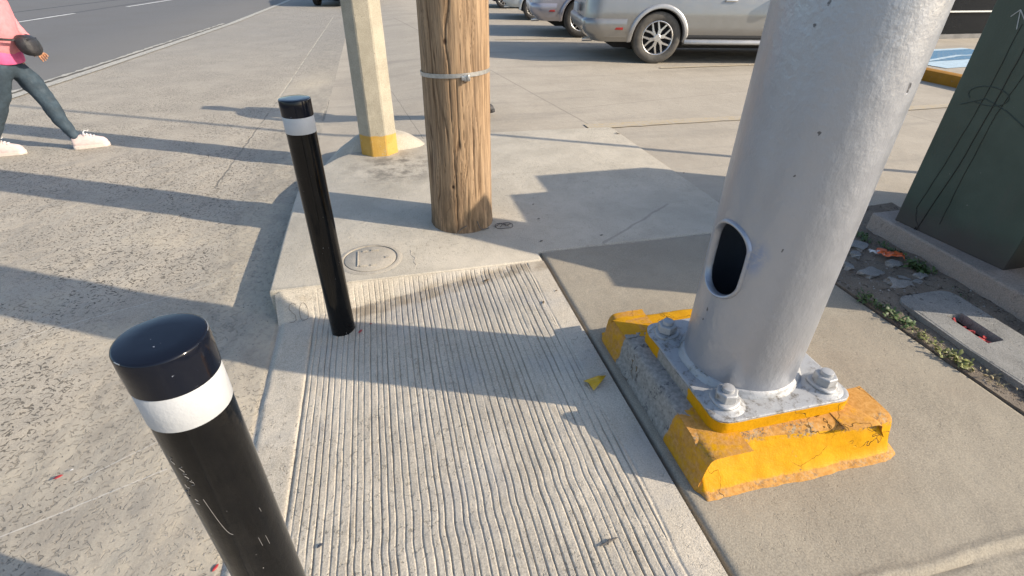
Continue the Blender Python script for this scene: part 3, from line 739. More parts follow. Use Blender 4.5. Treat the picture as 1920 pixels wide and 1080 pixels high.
# ------------------------------------------------------------------ silver traffic pole on its yellow base
def rrect(x0, x1, y0, y1, r, n=10, m=14):
    """rounded rectangle outline with points along the straight sides too"""
    P = []
    C = [(x1 - r, y0 + r, -PI / 2), (x1 - r, y1 - r, 0), (x0 + r, y1 - r, PI / 2), (x0 + r, y0 + r, PI)]
    for i, (cx, cy, a) in enumerate(C):
        arc = [(cx + r * math.cos(a + PI / 2 * k / n), cy + r * math.sin(a + PI / 2 * k / n)) for k in range(n + 1)]
        P += arc; nx = C[(i + 1) % 4]; q = (nx[0] + r * math.cos(nx[2]), nx[1] + r * math.sin(nx[2])); p = arc[-1]
        P += [(p[0] + (q[0] - p[0]) * k / m, p[1] + (q[1] - p[1]) * k / m) for k in range(1, m)]
    return P
PX, PY, PR = 1.222, 1.255, .2045
def silver_pole():
    t = thing('signal_pole', 'thick silver painted pole bolted to a chipped yellow concrete base', 'traffic pole', (PX, PY, 0))
    off = (PX, PY, 0)
    # shaft with a hand hole facing -x
    nth = 288; hz, hh, hw = .683, .128, .078      # stadium half height / half width
    zs = np.concatenate([np.arange(.205, 1.9, .0085), np.arange(1.95, 7.6, .25)])
    th = np.linspace(0, 2 * PI, nth, endpoint=False)
    T, Z = np.meshgrid(th, zs)
    R = PR * (1 - .006 * (Z - .2)) + (fbm(T * 0 + np.cos(T) * 2 + 5, np.sin(T) * 2 + Z * 2.2, 241, 3) - .5) * .0022
    V = np.stack([R * np.cos(T), R * np.sin(T), Z], -1)
    a0 = PI + .10
    S = (T - a0) * PR; D = Z - hz
    def sd(s, d): return np.hypot(s, np.maximum(np.abs(d) - (hh - hw), 0)) - hw
    dist = sd(S, D)
    n, m = nth, len(zs); faces = []; used = set()
    for i in range(m - 1):
        for j in range(n):
            k = (j + 1) % n; q = ((i, j), (i, k), (i + 1, k), (i + 1, j))
            c = np.mean([dist[p] for p in q])
            if c < 0: continue
            faces.append(tuple(p[0] * n + p[1] for p in q)); used.update(p for p in q)
    for (i, j) in used:       # pull boundary vertices on to the outline
        d = dist[i, j]
        near = d < .006 and any(((i + a) < m and 0 <= i + a and np.mean([dist[i + aa, (j + bb) % n] for aa, bb in ((0, 0), (a, 0), (0, b), (a, b))]) < 0) for a in (-1, 1) for b in (-1, 1) if 0 <= i + a < m)
        if near:
            s, dd = S[i, j], D[i, j]; ax = max(min(dd, hh - hw), -(hh - hw)); l = math.hypot(s, dd - ax) or 1
            s2, d2 = s / l * hw, ax + (dd - ax) / l * hw; tt = a0 + s2 / PR
            V[i, j] = (R[i, j] * math.cos(tt), R[i, j] * math.sin(tt), hz + d2)
    faces.append(tuple((m - 1) * n + j for j in range(n)))
    o = mesh_obj('shaft', V.reshape(-1, 3), faces, M['silver'], t, sharp=40)
    so_ = o.modifiers.new('wall', 'SOLIDIFY'); so_.thickness = .009; so_.offset = -1
    # raised frame of the hand hole
    N = 72; rings = []
    for k in range(N):
        u = 2 * PI * k / N; cx_, cy_ = math.cos(u), math.sin(u)
        def pt(w, r):
            s = cx_ * w; d = cy_ * w + (hh - hw) * (1 if cy_ > 0 else -1) * min(1, abs(cy_) * 6); tt = a0 + s / PR
            return ((PR + r) * math.cos(tt), (PR + r) * math.sin(tt), hz + d)
        rings.append([pt(hw - .001, -.016), pt(hw - .002, .006), pt(hw + .002, .009), pt(hw + .007, .008), pt(hw + .010, .003), pt(hw + .013, -.003)])
    rings.append(rings[0]); MB().loft(rings, False, False).obj('handhole_frame', M['silver'], o, sharp=70)
    # weld collar
    rg = [[((PR + r + .003 * math.sin(9 * a + r * 400)) * math.cos(a), (PR + r + .003 * math.sin(9 * a + r * 400)) * math.sin(a), z) for a in [2 * PI * k / 96 for k in range(96)]] for r, z in ((-.004, .232), (.004, .230), (.009, .222), (.014, .213), (.019, .206), (.019, .2))]
    MB().loft(rg, False, False).obj('weld_collar', M['plate'], o, sharp=80)
    # yellow concrete base: irregular hand-trowelled frustum
    prof = [(-.010, .0), (.030, .0005), (.026, .004), (.012, .010), (-.001, .022), (-.010, .045), (-.014, .08), (-.018, .112), (-.021, .122), (-.024, .131), (-.029, .139), (-.037, .144), (-.047, .147), (-.075, .149), (-.11, .1505), (-.18, .151)]
    rings = []; bare = []; pale = []; crest = []; PT = rrect(.868, 1.655, .868, 1.735, .03, 8, 60)
    for ri, (o_, z) in enumerate(prof):
        r = []
        for x, y in PT:
            ux, uy = x - 1.262, y - 1.30; sx, sy = 2 / .787, 2 / .867; mm = max(abs(ux * sx), abs(uy * sy)); nx, ny = (np.sign(ux), 0) if abs(ux * sx) >= mm - .02 else (0, np.sign(uy))
            if abs(ux * sx) >= mm - .03 and abs(uy * sy) >= mm - .03: nx, ny = np.sign(ux) * .8, np.sign(uy) * .8
            j = (fbm(x * 9 + z * 3, y * 9 + z * 5, 251, 4) - .5) * .018 + (fbm(x * 40 + z * 30, y * 40 + z * 17, 253, 3) - .5) * .007
            k = o_ + j * (.5 if z > .01 else 1.0)
            if z < .02 and nx < 0: k = min(k, .003) - (.0 if z else .004)
            # the front-left corner is broken back, the top slopes
            zz = z * (1 + .06 * (fbm(x * 5, y * 5, 255) - .5)) + (j * .25 if z > .1 else 0)
            px, py = x + nx * k, y + ny * k
            if z > .05: px += -.012 * (nx < 0) * 0; py -= 0
            if z > .03: py -= .10 * (px - .87) * sstep(.95, 1.0, z * 8) * 0
            if nx > 0 and z > .02: px -= .055 * sstep(.02, .12, z)
            if ny > 0 and z > .02: py -= .025 * sstep(.02, .12, z)
            if ny < 0 and z > .02: py += (.068 - .055 * sstep(.95, 1.6, px)) * sstep(.02, .13, z)
            r.append((px, py, zz))
            b = 0.
            if nx < 0 or (px < .955 and z > .13): b = sstep(1.05, 1.16, py) * sstep(1.60, 1.50, py)
            if nx < 0 and py < 1.08: b = max(b, .30)
            bare.append(b)
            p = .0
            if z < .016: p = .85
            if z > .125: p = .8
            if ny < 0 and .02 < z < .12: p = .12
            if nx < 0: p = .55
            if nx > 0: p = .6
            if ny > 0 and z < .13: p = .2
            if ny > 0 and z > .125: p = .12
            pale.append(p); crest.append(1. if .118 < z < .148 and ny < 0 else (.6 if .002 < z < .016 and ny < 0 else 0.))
        rings.append(r)
    n = len(PT); v = [p for r in rings for p in r]; f = []
    for i in range(len(rings) - 1): f += [(i * n + j, i * n + (j + 1) % n, (i + 1) * n + (j + 1) % n, (i + 1) * n + j) for j in range(n)]
    mesh_obj('concrete_base', v, f, M['yellow'], t, off=off, attrs=dict(bare=bare, pale=pale, crest=crest), sharp=80)
    PL = rrect(.956, 1.512, .972, 1.540, .055, 14, 30)
    def rr(ins, z, jag=0.): return [(1.234 + (x - 1.234) * (1 - ins / .28) + (fbm(x * 30, y * 30 + z * 90, 257) - .5) * jag, 1.256 + (y - 1.256) * (1 - ins / .284) + (fbm(x * 31 + 7, y * 30 + z * 90, 258) - .5) * jag, z) for x, y in PL]
    rg = [rr(-.004, .06, .01), rr(0, .15, .006), rr(0., .170, .004), rr(.0, .197, .002), rr(.004, .1985), rr(.03, .1985)]
    v = [p for r in rg for p in r]; n = len(PL); f = []
    for i in range(len(rg) - 1): f += [(i * n + j, i * n + (j + 1) % n, (i + 1) * n + (j + 1) % n, (i + 1) * n + j) for j in range(n)]
    f.append(tuple((len(rg) - 1) * n + j for j in range(n)))
    bare = [.8 * sstep(1.12, 1.18, p[1]) * sstep(1.42, 1.36, p[1]) if p[0] < 1.0 else 0 for p in v]
    mesh_obj('grout_pad', v, f, M['yellow'], t, off=off, attrs=dict(bare=bare, pale=[.05] * len(v)), sharp=50)
    MB().loft([rr(.0015, .1975, .004), rr(.0015, .2045, .003), rr(.005, .2065), rr(.012, .2068)]).obj('base_plate', M['plate'], t, off=off, sharp=40)
    for (bx, by, q) in ((1.020, 1.455, .3), (1.036, 1.060, .9), (1.432, 1.052, .1), (1.430, 1.455, .6)):
        b = MB(); b.cyl((bx, by), .0225, .206, .278, 24, .0215, .003); b.loft([[(bx + R * math.cos(2 * PI * j / 30), by + R * math.sin(2 * PI * j / 30), z) for j in range(30)] for R, z in ((.072, .2065), (.064, .211), (.054, .214), (.05, .217))])
        bo = b.obj('anchor_bolt', M['plate'], t, off=off)
        w = MB(); w.loft([[(bx + (R + .004 * math.sin(3 * a + q * 9)) * math.cos(a), by + (R + .004 * math.sin(3 * a + q * 9)) * math.sin(a), z + .002 * math.sin(2 * a + q * 7)) for a in [2 * PI * j / 40 for j in range(40)]] for R, z in ((.048, .213), (.052, .219), (.051, .224), (.044, .227), (.03, .2275))]); w.obj('washer', M['plate'], bo, off=off, sharp=60)
        nu = MB(); nu.loft([[(bx + R * math.cos(q + PI / 3 * k), by + R * math.sin(q + PI / 3 * k), z) for k in range(6)] for R, z in ((.036, .2265), (.0395, .230), (.0395, .259), (.0355, .263), (.024, .2632))]); nu.obj('nut', M['plate'], bo, off=off, sharp=25, bevel=.002)
    # small grounding lug welded beside the shaft
    g = MB(); g.box(1.400, 1.416, 1.155, 1.168, .2068, .255, None, .004); g.box(1.396, 1.42, 1.150, 1.172, .2068, .225, None, .005); g.obj('grounding_lug', M['plate'], t, off=off)
silver_pole()

# ------------------------------------------------------------------ round meter cover, rectangular cover
def meter():
    c = (-.185, 2.735)
    t = thing('meter_cover', 'round concrete meter lid set in the kerb slab by the far bollard', 'meter cover', (c[0], c[1], 0))
    n = 72
    def ring(R, z): return [(R * math.cos(2 * PI * j / n), R * math.sin(2 * PI * j / n), z) for j in range(n)]
    MB().loft([ring(.148, -.004), ring(.148, .004), ring(.144, .0065), ring(.05, .0085), ring(.001, .009)]).obj('lid', M['meter'], t, sharp=50)
    MB().loft([ring(.158, -.004), ring(.158, .006), ring(.163, .006), ring(.172, .006), ring(.185, .001), ring(.186, -.004)], False, False).obj('rim', M['meter'], t, sharp=50)
    for x0, x1, y0, y1 in ((-.045, -.018, .078, .094), (.004, .05, .080, .096), (-.06, -.02, -.094, -.082), (.0, .03, -.096, -.084), (-.074, -.068, -.09, .09), (.086, .112, -.02, -.004)):
        k = MB(); k.box(x0, x1, y0, y1, .005, .0145, None, .002); k.obj('cast_mark', M['meter'], t)
    # ragged crack of patched mortar beside the rim
    w = MB(); w.tube([(.245 + .008 * math.sin(i * 1.9) + .010 * math.sin(i * .6), -.15 + i * .026, .0) for i in range(9)], [.002 + .004 * abs(math.sin(i * 2.1)) for i in range(9)], 6, flat=.4); w.obj('mortar_ridge', M['meter'], t)
meter()
def cover():
    t = thing('utility_box', 'grey concrete utility box lid with a rectangular opening beside the weeds', 'utility box', (2.64, 1.3, 0))
    off = (2.64, 1.3, 0)
    O = rrect(2.462, 2.815, .930, 1.672, .07, 8, 10); I = rrect(2.592, 2.690, 1.258, 1.478, .006, 2, 16)
    # skew a little like the photo
    sk = lambda x, y: (x + (y - 1.3) * .07 * (1 if y > 1.2 else .3) - 0.0, y)
    bm = bmesh.new(); z1 = .034
    vo = [bm.verts.new((*sk(*p), z1)) for p in O]; vi = [bm.verts.new((*sk(*p), z1)) for p in I]
    ed = [bm.edges.new((L[i], L[(i + 1) % len(L)])) for L in (vo, vi) for i in range(len(L))]
    bmesh.ops.triangle_fill(bm, edges=ed, use_beauty=True)
    r = bmesh.ops.extrude_face_region(bm, geom=bm.faces[:])
    for e in r['geom']:
        if isinstance(e, bmesh.types.BMVert): e.co.z -= .05
    bmesh.ops.recalc_face_normals(bm, faces=bm.faces)
    MB().bm(bm).obj('lid', M['cover'], t, off=off, sharp=30, bevel=.004)
    w = MB(); L = rrect(2.585, 2.697, 1.25, 1.486, .006, 2, 4); w.loft([[(*sk(*p), z) for p in L] for z in (.0, -.14)], False, True); w.obj('inner_box', M['dark'], t, off=off, smooth=False)
    rd = MB(); rng = random.Random(5)
    for k in range(5):
        c = np.array((2.635 + rng.uniform(-.02, .02), 1.29 + k * .035, -.004)); rd.tube([c + np.array((rng.uniform(-.035, .035), rng.uniform(-.04, .04), rng.uniform(-.02, .02))) for _ in range(5)], .010, 7)
    rd.obj('red_wire', M['red'], t, off=off)
    lip = MB(); lip.tube([(*sk(2.478 + .004 * math.sin(y * 9), y), .033) for y in np.linspace(1.02, 1.64, 20)], .006, 6, flat=.5); lip.obj('lid_ridge', M['cover'], t, off=off)
cover()

# ------------------------------------------------------------------ green cabinet, unseen shadow casters
def cabinet():
    t = thing('utility_cabinet', 'dark green steel cabinet with black drips on a concrete plinth', 'electrical cabinet', (3.7, 2.0, 0))
    off = (3.7, 2.0, 0)
    y0, y1, x0 = 1.655, 2.31, 3.108
    b = MB()
    def pr(x0, x1, y0, y1, z0, z1, sk=0.): 
        b.loft([[(x0, y1, z0), (x0 + sk, y0, z0), (x1, y0, z0), (x1, y1, z0)], [(x0, y1, z1), (x0 + sk, y0, z1), (x1, y0, z1), (x1, y1, z1)]])
    pr(x0, 3.716, y0, y1, .12, 1.372, .035)
    b.obj('body', M['green'], t, off=off, smooth=False, bevel=.006)
    r = MB(); r.box(x0 - .008, 3.717, y0 - .008, y1 + .008, 1.373, 1.386, None, .004); r.obj('roof', M['green'], t, off=off)
    rr_ = MB(); rr_.box(3.72, 4.72, y0 + .01, y1 + .19, .12, 1.585, None, .008); rr_.obj('rear_housing', M['green'], t, off=off)
    p = MB(); p.loft([[(2.915 + .02, .35, z), (4.8, .35, z), (4.8, 2.44, z), (3.062 - .01 * (z < 0), 2.44, z)] for z in (-.1, .121)], True, True); p.obj('plinth', M['plinth'], t, off=off, smooth=False, bevel=.012)
    # black drips down the face, marker loops and a chalk arrow
    def on(y, z): return (x0 + .035 * (y1 - y) / (y1 - y0) - .0015, y, z)
    d = MB()
    def drip(pts, r):
        d.tube([on(y, z) for y, z in pts], r, 6)
    def px(u, v):      # meet the face plane
        dd = CB @ np.array([u - 960, v - 540, F]); tt = (x0 + .017) / dd[0]; return (dd[1] * tt, CAMZ + dd[2] * tt)
    def wob(P, r, seed):
        rng = random.Random(seed); Q = []
        for a, c in zip(P[:-1], P[1:]):
            for k in range(6): Q.append((a[0] + (c[0] - a[0]) * k / 6 + rng.uniform(-.002, .002), a[1] + (c[1] - a[1]) * k / 6))
        Q.append(P[-1]); drip(Q, r)
    wob([px(*q) for q in ((1919, 45), (1850, 180), (1785, 290), (1722, 390), (1720, 412), (1726, 430))], .0016, 1)
    wob([px(*q) for q in ((1938, 60), (1880, 170), (1800, 310), (1717, 436))], .0022, 2)
    wob([px(*q) for q in ((1925, 135), (1870, 212), (1858, 235), (1800, 345), (1763, 420))], .0014, 3)
    wob([px(*q) for q in ((1720, 425), (1712, 438))], .004, 4)
    d.obj('paint_drip', M['drip'], t, off=off)
    gmk = MB()
    c = px(1855, 180)
    gmk.tube([on(c[0] + .10 * math.cos(a), c[1] + .045 * math.sin(a)) for a in np.linspace(-.6, 5.2, 30)], .0024, 6)
    P = [px(*q) for q in ((1805, 195), (1850, 185), (1890, 210), (1935, 255))]; gmk.tube([on(*q) for q in P], .0024, 6)
    gmk.obj('marker_scrawl', M['graff'], t, off=off)
    ck = MB(); A_, B_, C_, D_ = px(1917, 18), px(1899, 31), px(1909, 55), px(1925, 40)
    for a, c in ((A_, B_), (A_, C_), (A_, D_)): ck.tube([on(*a), on(*c)], .0022, 6)
    ck.obj('chalk_arrow', M['chalk'], t, off=off)
cabinet()
def shadow_block():  # unseen block added off frame, its slanted shape fitted to the shadow it casts
    t = thing('unseen_shadow_block', 'unseen green block beyond the right edge, added to cast shadow beside the big cabinet', 'electrical cabinet', (3.3, 1.2, .0))
    off = (3.3, 1.2, .0)
    b = MB(); b.loft([[(3.14, 1.25, .1215), (3.62, 1.20, .1215), (3.62, 1.50, .1215), (3.14, 1.50, .1215)], [(3.10, 1.09, 1.22), (3.62, 1.0, 1.22), (3.62, 1.50, 1.22), (3.12, 1.50, 1.22)]]); b.obj('body', M['green'], t, off=off, smooth=False, bevel=.006)
    h = MB(); h.loft([[(3.14, 1.22, 1.2215), (3.62, 1.09, 1.2215), (3.62, 1.52, 1.2215), (3.12, 1.52, 1.2215)], [(3.16, 1.50, 1.82), (3.6, 1.30, 1.82), (3.6, 1.58, 1.82), (3.12, 1.645, 1.82)]]); h.obj('block_top', M['green'], t, off=off, smooth=False, bevel=.008)
shadow_block()
def thin_post():
    t = thing('sign_post', 'slim grey steel post standing behind the green cabinet', 'post', (5.62, 2.66, 0))
    MB().cyl((0, 0), .036, -.1, 7.2, 20, .03).obj('tube', M['steel'], t); MB().cyl((0, 0), .055, -.02, .10, 20, .045, .006).obj('foot_sleeve', M['steel'], t)
thin_post()

# ------------------------------------------------------------------ cars
def wheel(parent, x, y, R, wd, side, spokes, mtyre):
    """wheel lying in the xz plane, outer face towards side (+1/-1 along y)"""
    def P(r, a, d): return (x + r * math.cos(a), y + side * d, R + r * math.sin(a))
    n = 56; A = [2 * PI * k / n for k in range(n)]
    rr = R * .665
    hub = MB(); hub.loft([[P(r, a, d) for a in A] for r, d in ((rr * .9, -wd * .7), (rr * .93, -wd * .35), (rr * .5, -wd * .33), (.02, -wd * .32))])
    h = hub.obj('wheel', M['under'], parent, sharp=40)
    ty = MB(); ty.loft([[P(r, a, d) for a in A] for r, d in ((rr, -wd), (R * .93, -wd), (R * .99, -wd * .88), (R, -wd * .7), (R, -wd * .2), (R * .985, -wd * .05), (R * .95, .0), (R * .86, .012), (R * .76, .010), (rr * 1.02, -.004), (rr * .985, -.014))], False, False); ty.obj('tyre', mtyre, h, sharp=50)
    ri = MB()
    ri.loft([[P(r, a, d) for a in A] for r, d in ((rr * .985, -.020), (rr * 1.0, -.004), (rr * .97, .0), (rr * .93, -.010), (rr * .90, -.05), (rr * .88, -wd * .6))], False, False)
    for k in range(spokes):
        a = 2 * PI * k / spokes + .25
        for s in (-1, 1):
            a1 = a + s * .08; a2 = a + s * PI / spokes * .62
            w0, w1 = .034 * R / .4, .026 * R / .4
            c0 = np.array((.16 * rr * math.cos(a1), .16 * rr * math.sin(a1))); c1 = np.array((.5 * rr * math.cos(a + s * .14), .5 * rr * math.sin(a + s * .14))); c2 = np.array((.94 * rr * math.cos(a2), .94 * rr * math.sin(a2)))
            rg = []
            for c, w, d in ((c0, w0, -.006), (c1, w0 * .9, -.012), (c2, w1, -.018)):
                t = c2 - c0; t /= np.linalg.norm(t); nn = np.array((-t[1], t[0])) * w / 2 * 1.3
                q = [c + nn, c + nn * .7, c - nn * .7, c - nn]
                rg.append([(x + q[0][0], y + side * (d - .012), R + q[0][1]), (x + q[1][0], y + side * d, R + q[1][1]), (x + q[2][0], y + side * d, R + q[2][1]), (x + q[3][0], y + side * (d - .012), R + q[3][1]), (x + c[0], y + side * (d - .05), R + c[1])])
            ri.loft(rg)
    ri.loft([[P(r, a, d) for a in A] for r, d in ((rr * .24, -.05), (rr * .23, -.006), (rr * .2, .0), (rr * .01, .001))], False, True)
    ri.obj('rim', M['alloy'], h, sharp=35)
    return h
def car(name, label, loc, rot, mat, L=5.3, Wd=2.02, H=1.93, R=.405, wb=3.07, ro=1.2, kind='suv', group=None, trim=None, spokes=6, fine=True, cat='car', belt=1.10, bumper_mat=None):
    t = thing(name, label, cat, loc, rot, group)
    hw = Wd / 2; x0, x1 = -L / 2, L / 2; xr_ = x0 + ro; xf_ = xr_ + wb
    zb = .34
    dz = .028 if fine else .05
    lo = list(np.arange(zb, belt + .001, dz)); hi = list(np.linspace(belt + .02, H - .02, 18 if fine else 11)) + [H - .004, H]
    rc0 = .26
    def prof(z):
        """rear x, front x, half width, corner radius at height z"""
        if z <= belt:
            k = (z - zb) / (belt - zb)
            w = hw * (1 - .085 * (1 - min(1, k * 3.2)) ** 2 - .055 * max(0, k - .55) ** 1.3 / .35)
            a = x0 + .16 * (1 - min(1, k * 2.6)) ** 2 + .05 * max(0, k - .45) * 1.2; b = x1 - .10 * (1 - min(1, k * 2.6)) ** 2 - .10 * max(0, k - .35) ** 1.5
            return a, b, w, rc0
        u = (z - belt) / (H - belt); e = max(0, u - .78) / .22
        w = hw * (.95 - .175 * u - .12 * e ** 2.2)
        if kind == 'suv': a = x0 + .05 + .34 * u + .28 * e ** 2; b = x1 - 1.05 * min(1, u * 12) - .12 - 1.15 * u - .3 * e ** 2
        else: a = x0 + .06 + .70 * min(1, u * 9) + .75 * u + .3 * e ** 2; b = x1 - 1.0 * min(1, u * 9) - 1.15 * u - .3 * e ** 2
        return a, b, w, .18 - .04 * u
    seams = [xr_ + R * 1.35 + .52 * (kind == 'suv') * 0, xr_ + wb * .44, xf_ - R * 1.35 - .04]
    if kind == 'suv': seams = [xr_ + R + .58, xr_ + wb * .585, xf_ - R - .10]
    g = .0042
    A0, B0 = x0 + rc0 + .05, x1 - rc0 - .12
    xs = set(np.linspace(A0, B0, 110 if fine else 60).tolist())
    for s in seams: xs = {x for x in xs if abs(x - s) > .012}; xs |= {s - g, s + g}
    xs = sorted(xs); ns = len(xs)
    def ring(z, sc=None):
        a, b, w, rc = prof(z)
        if sc: a += sc; b -= sc; w -= sc
        f = lambda x: a + rc + (x - A0) / (B0 - A0) * (b - a - 2 * rc)
        P = [(f(x), -w, z) for x in xs]
        P += [(b - rc + rc * math.sin(q), -w + rc - rc * math.cos(q), z) for q in np.linspace(0, PI / 2, 9)[1:]]
        P += [(b + .05 * math.cos(v * PI / 2), v * (w - rc), z) for v in np.linspace(-1, 1, 13)[1:-1]] if False else [(b, v * (w - rc), z) for v in np.linspace(-1, 1, 13)[1:-1]]
        P += [(b - rc + rc * math.cos(q), w - rc + rc * math.sin(q), z) for q in np.linspace(0, PI / 2, 9)]
        P += [(f(x), w, z) for x in reversed(xs[:-1])]
        P += [(a + rc - rc * math.sin(q), w - rc + rc * math.cos(q), z) for q in np.linspace(0, PI / 2, 9)[1:]]
        P += [(a, v * (w - rc), z) for v in np.linspace(1, -1, 13)[1:-1]]
        P += [(a + rc - rc * math.cos(q), -w + rc - rc * math.sin(q), z) for q in np.linspace(0, PI / 2, 9)[:-1]]
        return P
    Z = lo + hi; V = np.array([ring(z) for z in Z]); m, n = V.shape[:2]
    Ra = R + .055
    D = np.minimum(np.hypot(V[..., 0] - xr_, V[..., 2] - R), np.hypot(V[..., 0] - xf_, V[..., 2] - R))
    side = np.abs(V[..., 1]) > hw * .78
    kills = np.zeros((m, n), bool); cls = {}
    for i in range(m - 1):
        for j in range(n):
            k = (j + 1) % n; idx = ((i, j), (i, k), (i + 1, k), (i + 1, j)); c = np.mean([V[p] for p in idx], 0)
            isside = all(side[p] for p in idx) or (abs(V[i, j, 1] - V[i, k, 1]) < .02 and abs(c[1]) > .6)
            if isside and np.mean([D[p] for p in idx]) < Ra and c[2] < R + Ra:
                for p in idx: kills[p] = True
                continue
            key = 'body'
            dx = abs(V[i, j, 0] - V[i, k, 0]); z = c[2]; u = (z - belt) / (H - belt)
            x_ = V[0, j, 0] * .5 + V[0, k, 0] * .5
            if isside and dx < g * 2.3 and .42 < z < H - .14 and any(abs(x_ - s) < g * 2 for s in seams): continue
            if isside and .42 < z <= belt + .02 and seams[0] < x_ < seams[1]: key = 'door.a' if c[1] < 0 else 'door.c'
            elif isside and .42 < z <= belt + .02 and seams[1] < x_ < seams[2]: key = 'door.b' if c[1] < 0 else 'door.d'
            elif .06 < u < .80:
                s_ = 1 if c[1] > 0 else 0
                if isside:
                    if seams[0] + .05 < x_ < seams[1] - .05: key = 'window.%d' % s_
                    elif seams[1] + .05 < x_ < seams[2] - .0: key = 'window.%d' % (2 + s_)
                    elif x0 + .45 < x_ < seams[0] - .06 and kind == 'suv': key = 'window.%d' % (4 + s_)
                elif abs(c[1]) < hw * .72: key = 'window.8' if c[0] > 0 else 'window.9'
            cls.setdefault(key, []).append(tuple(p[0] * n + p[1] for p in idx))
    # snap arch edge to a true circle
    keepv = np.zeros(m * n, bool)
    for fs in cls.values():
        for f_ in fs: keepv[list(f_)] = True
    keepv = keepv.reshape(m, n)
    for i, j in zip(*np.where(kills & keepv)):
        p = V[i, j]; cx = xr_ if abs(p[0] - xr_) < abs(p[0] - xf_) else xf_
        if p[2] < R * .5: continue
        d = np.array((p[0] - cx, p[2] - R)); l = np.linalg.norm(d); d = d / l * Ra; V[i, j, 0] = cx + d[0]; V[i, j, 2] = R + d[1]
    flat = V.reshape(-1, 3)
    for key, fs in cls.items():
        used = sorted({q for f_ in fs for q in f_}); mp = {q: i for i, q in enumerate(used)}
        nm = key.split('.')[0]
        ff = [tuple(mp[q] for q in f_) for f_ in fs]; vv = flat[used]
        if key == 'body':
            top = [mp[(m - 1) * n + j] for j in range(n)]; ff.append(tuple(top))
        mesh_obj(nm, vv, ff, M['glass'] if nm == 'window' else mat, t, sharp=38)
    # dark inner shell: closes wheel wells, seams and floor
    S = MB(); rg = []
    for z in (zb - .13, zb + .06, .6, belt - .06):
        a, b, w, rc = prof(max(z, zb)); a += .42 if z < zb else .12; b -= .42 if z < zb else .12; w -= .30; rg.append([(a, -w, z), (b, -w, z), (b, w, z), (a, w, z)])
    S.loft(rg); S.obj('underbody', M['under'], t, smooth=False)
    S2 = MB(); rg = []
    for z in (R + Ra + .02, belt, H - .10): 
        a, b, w, rc = prof(z); sc = .03; rg.append([(p[0] * 1.0, p[1] * (w - sc) / w, p[2]) for p in [(max(min(q[0], b - .06), a + .06), q[1], z) for q in ring(z)]][::4])
    S2.loft(rg, False, True); S2.obj('cabin_lining', M['under'], t, smooth=False)
    wd = .26 * R / .4; wy = hw - .035
    if fine: wheels = ((xr_, -1), (xf_, -1), (xr_, 1), (xf_, 1))
    else: wheels = ((xr_, -1), (xf_, -1), (xr_, 1), (xf_, 1))
    for wx, s in wheels: wheel(t, wx, s * wy, R, wd, s, spokes, M['tyred'] if fine else M['tyre'])
    tm = trim or mat
    for wx, s in wheels:
        f_ = MB(); rg = []; lo_a = -.14
        for q in np.linspace(lo_a, PI - lo_a, 40):
            zz = R + Ra * math.sin(q); a, b, w, rc = prof(min(max(zz, zb), belt)); y = s * (w + .004)
            pts = []
            for dr, dy in ((-.014, -.09), (-.014, .004), (-.004, .018), (.030, .019), (.052, .010), (.060, -.006)):
                pts.append((wx + (Ra + dr) * math.cos(q), y + s * dy, R + (Ra + dr) * math.sin(q)))
            rg.append(pts)
        f_.loft(rg, True, True, True); f_.obj('wheel_arch', tm, t, sharp=50)
    for s in (-1, 1):
        a, b, w, rc = prof(.42); xa, xb = xr_ + Ra + .02, xf_ - Ra - .02
        k = MB(); k.loft([[(x, s * (w + .010), .40), (x, s * (w + .020), .425), (x, s * (w + .016), .465), (x, s * (w - .03), .47), (x, s * (w - .03), .40)] for x in (xa, xb)]); k.obj('side_moulding', M['dark'], t, smooth=False)
        k = MB(); k.loft([[(x, s * (w - .1), .29), (x, s * (w + .055 * e), .325), (x, s * (w + .065 * e), .365), (x, s * (w + .03 * e), .392), (x, s * (w - .1), .398)] for x, e in ((xa - .01, .3), (xa + .12, 1), (xb - .12, 1), (xb + .01, .3))]); k.obj('running_board', tm, t, sharp=50)
    # bumpers, lamps, plate
    def wrap(z, out, xa, sgn):
        a, b, w, rc = prof(z); P = ring(z); a_, b_ = (a, xa) if sgn < 0 else (xa, b)
        Q = [p for p in P if (p[0] < xa if sgn < 0 else p[0] > xa)]
        Q.sort(key=lambda p: math.atan2(p[1], (xa + sgn * -.4 - p[0]) * -sgn + 1e-6))
        return [(p[0] + sgn * out * (1 if abs(p[1]) < w * .9 else .4), p[1] + math.copysign(out * .8 * min(1, abs(p[1]) / w * 1.2), p[1]) if abs(p[1]) > .1 else p[1], z) for p in Q]
    for sgn, xa in ((-1, xr_ - Ra - .07), (1, xf_ + Ra + .07)):
        lv = ((.42, -.03), (.45, .022), (.51, .040), (.60, .046), (.66, .040), (.685, .022), (.70, .0))
        rg = [wrap(z, o, xa, sgn) for z, o in lv]; nn = min(len(r) for r in rg); rg = [r[:nn] for r in rg]
        k = MB(); k.loft(rg, False, False, False); bo = k.obj('bumper', bumper_mat or mat, t, sharp=35)
    a = x0
    for s in (-1, 1):
        k = MB(); k.box(x0 + .03, x0 + .24, s * (hw - .13) - .09, s * (hw - .13) + .07, belt - .06, belt + .22, None, .03); k.obj('tail_lamp', M['lampr'], t)
        k = MB(); k.box(x1 - .42, x1 - .16, s * (hw - .22) - .14, s * (hw - .22) + .11, .78, .93, None, .04); k.obj('headlight', M['alloy'], t)
        k = MB(); yb = s * (hw + .028); k.box(xr_ - Ra - .32, xr_ - Ra - .17, yb - .012, yb + .006, .535, .572, Matrix.Translation((xr_ - Ra - .24, yb, 0)) @ Matrix.Rotation(s * .16, 4, 'Z') @ Matrix.Translation((-(xr_ - Ra - .24), -yb, 0)), .004); k.obj('reflector', M['lampr'], t)
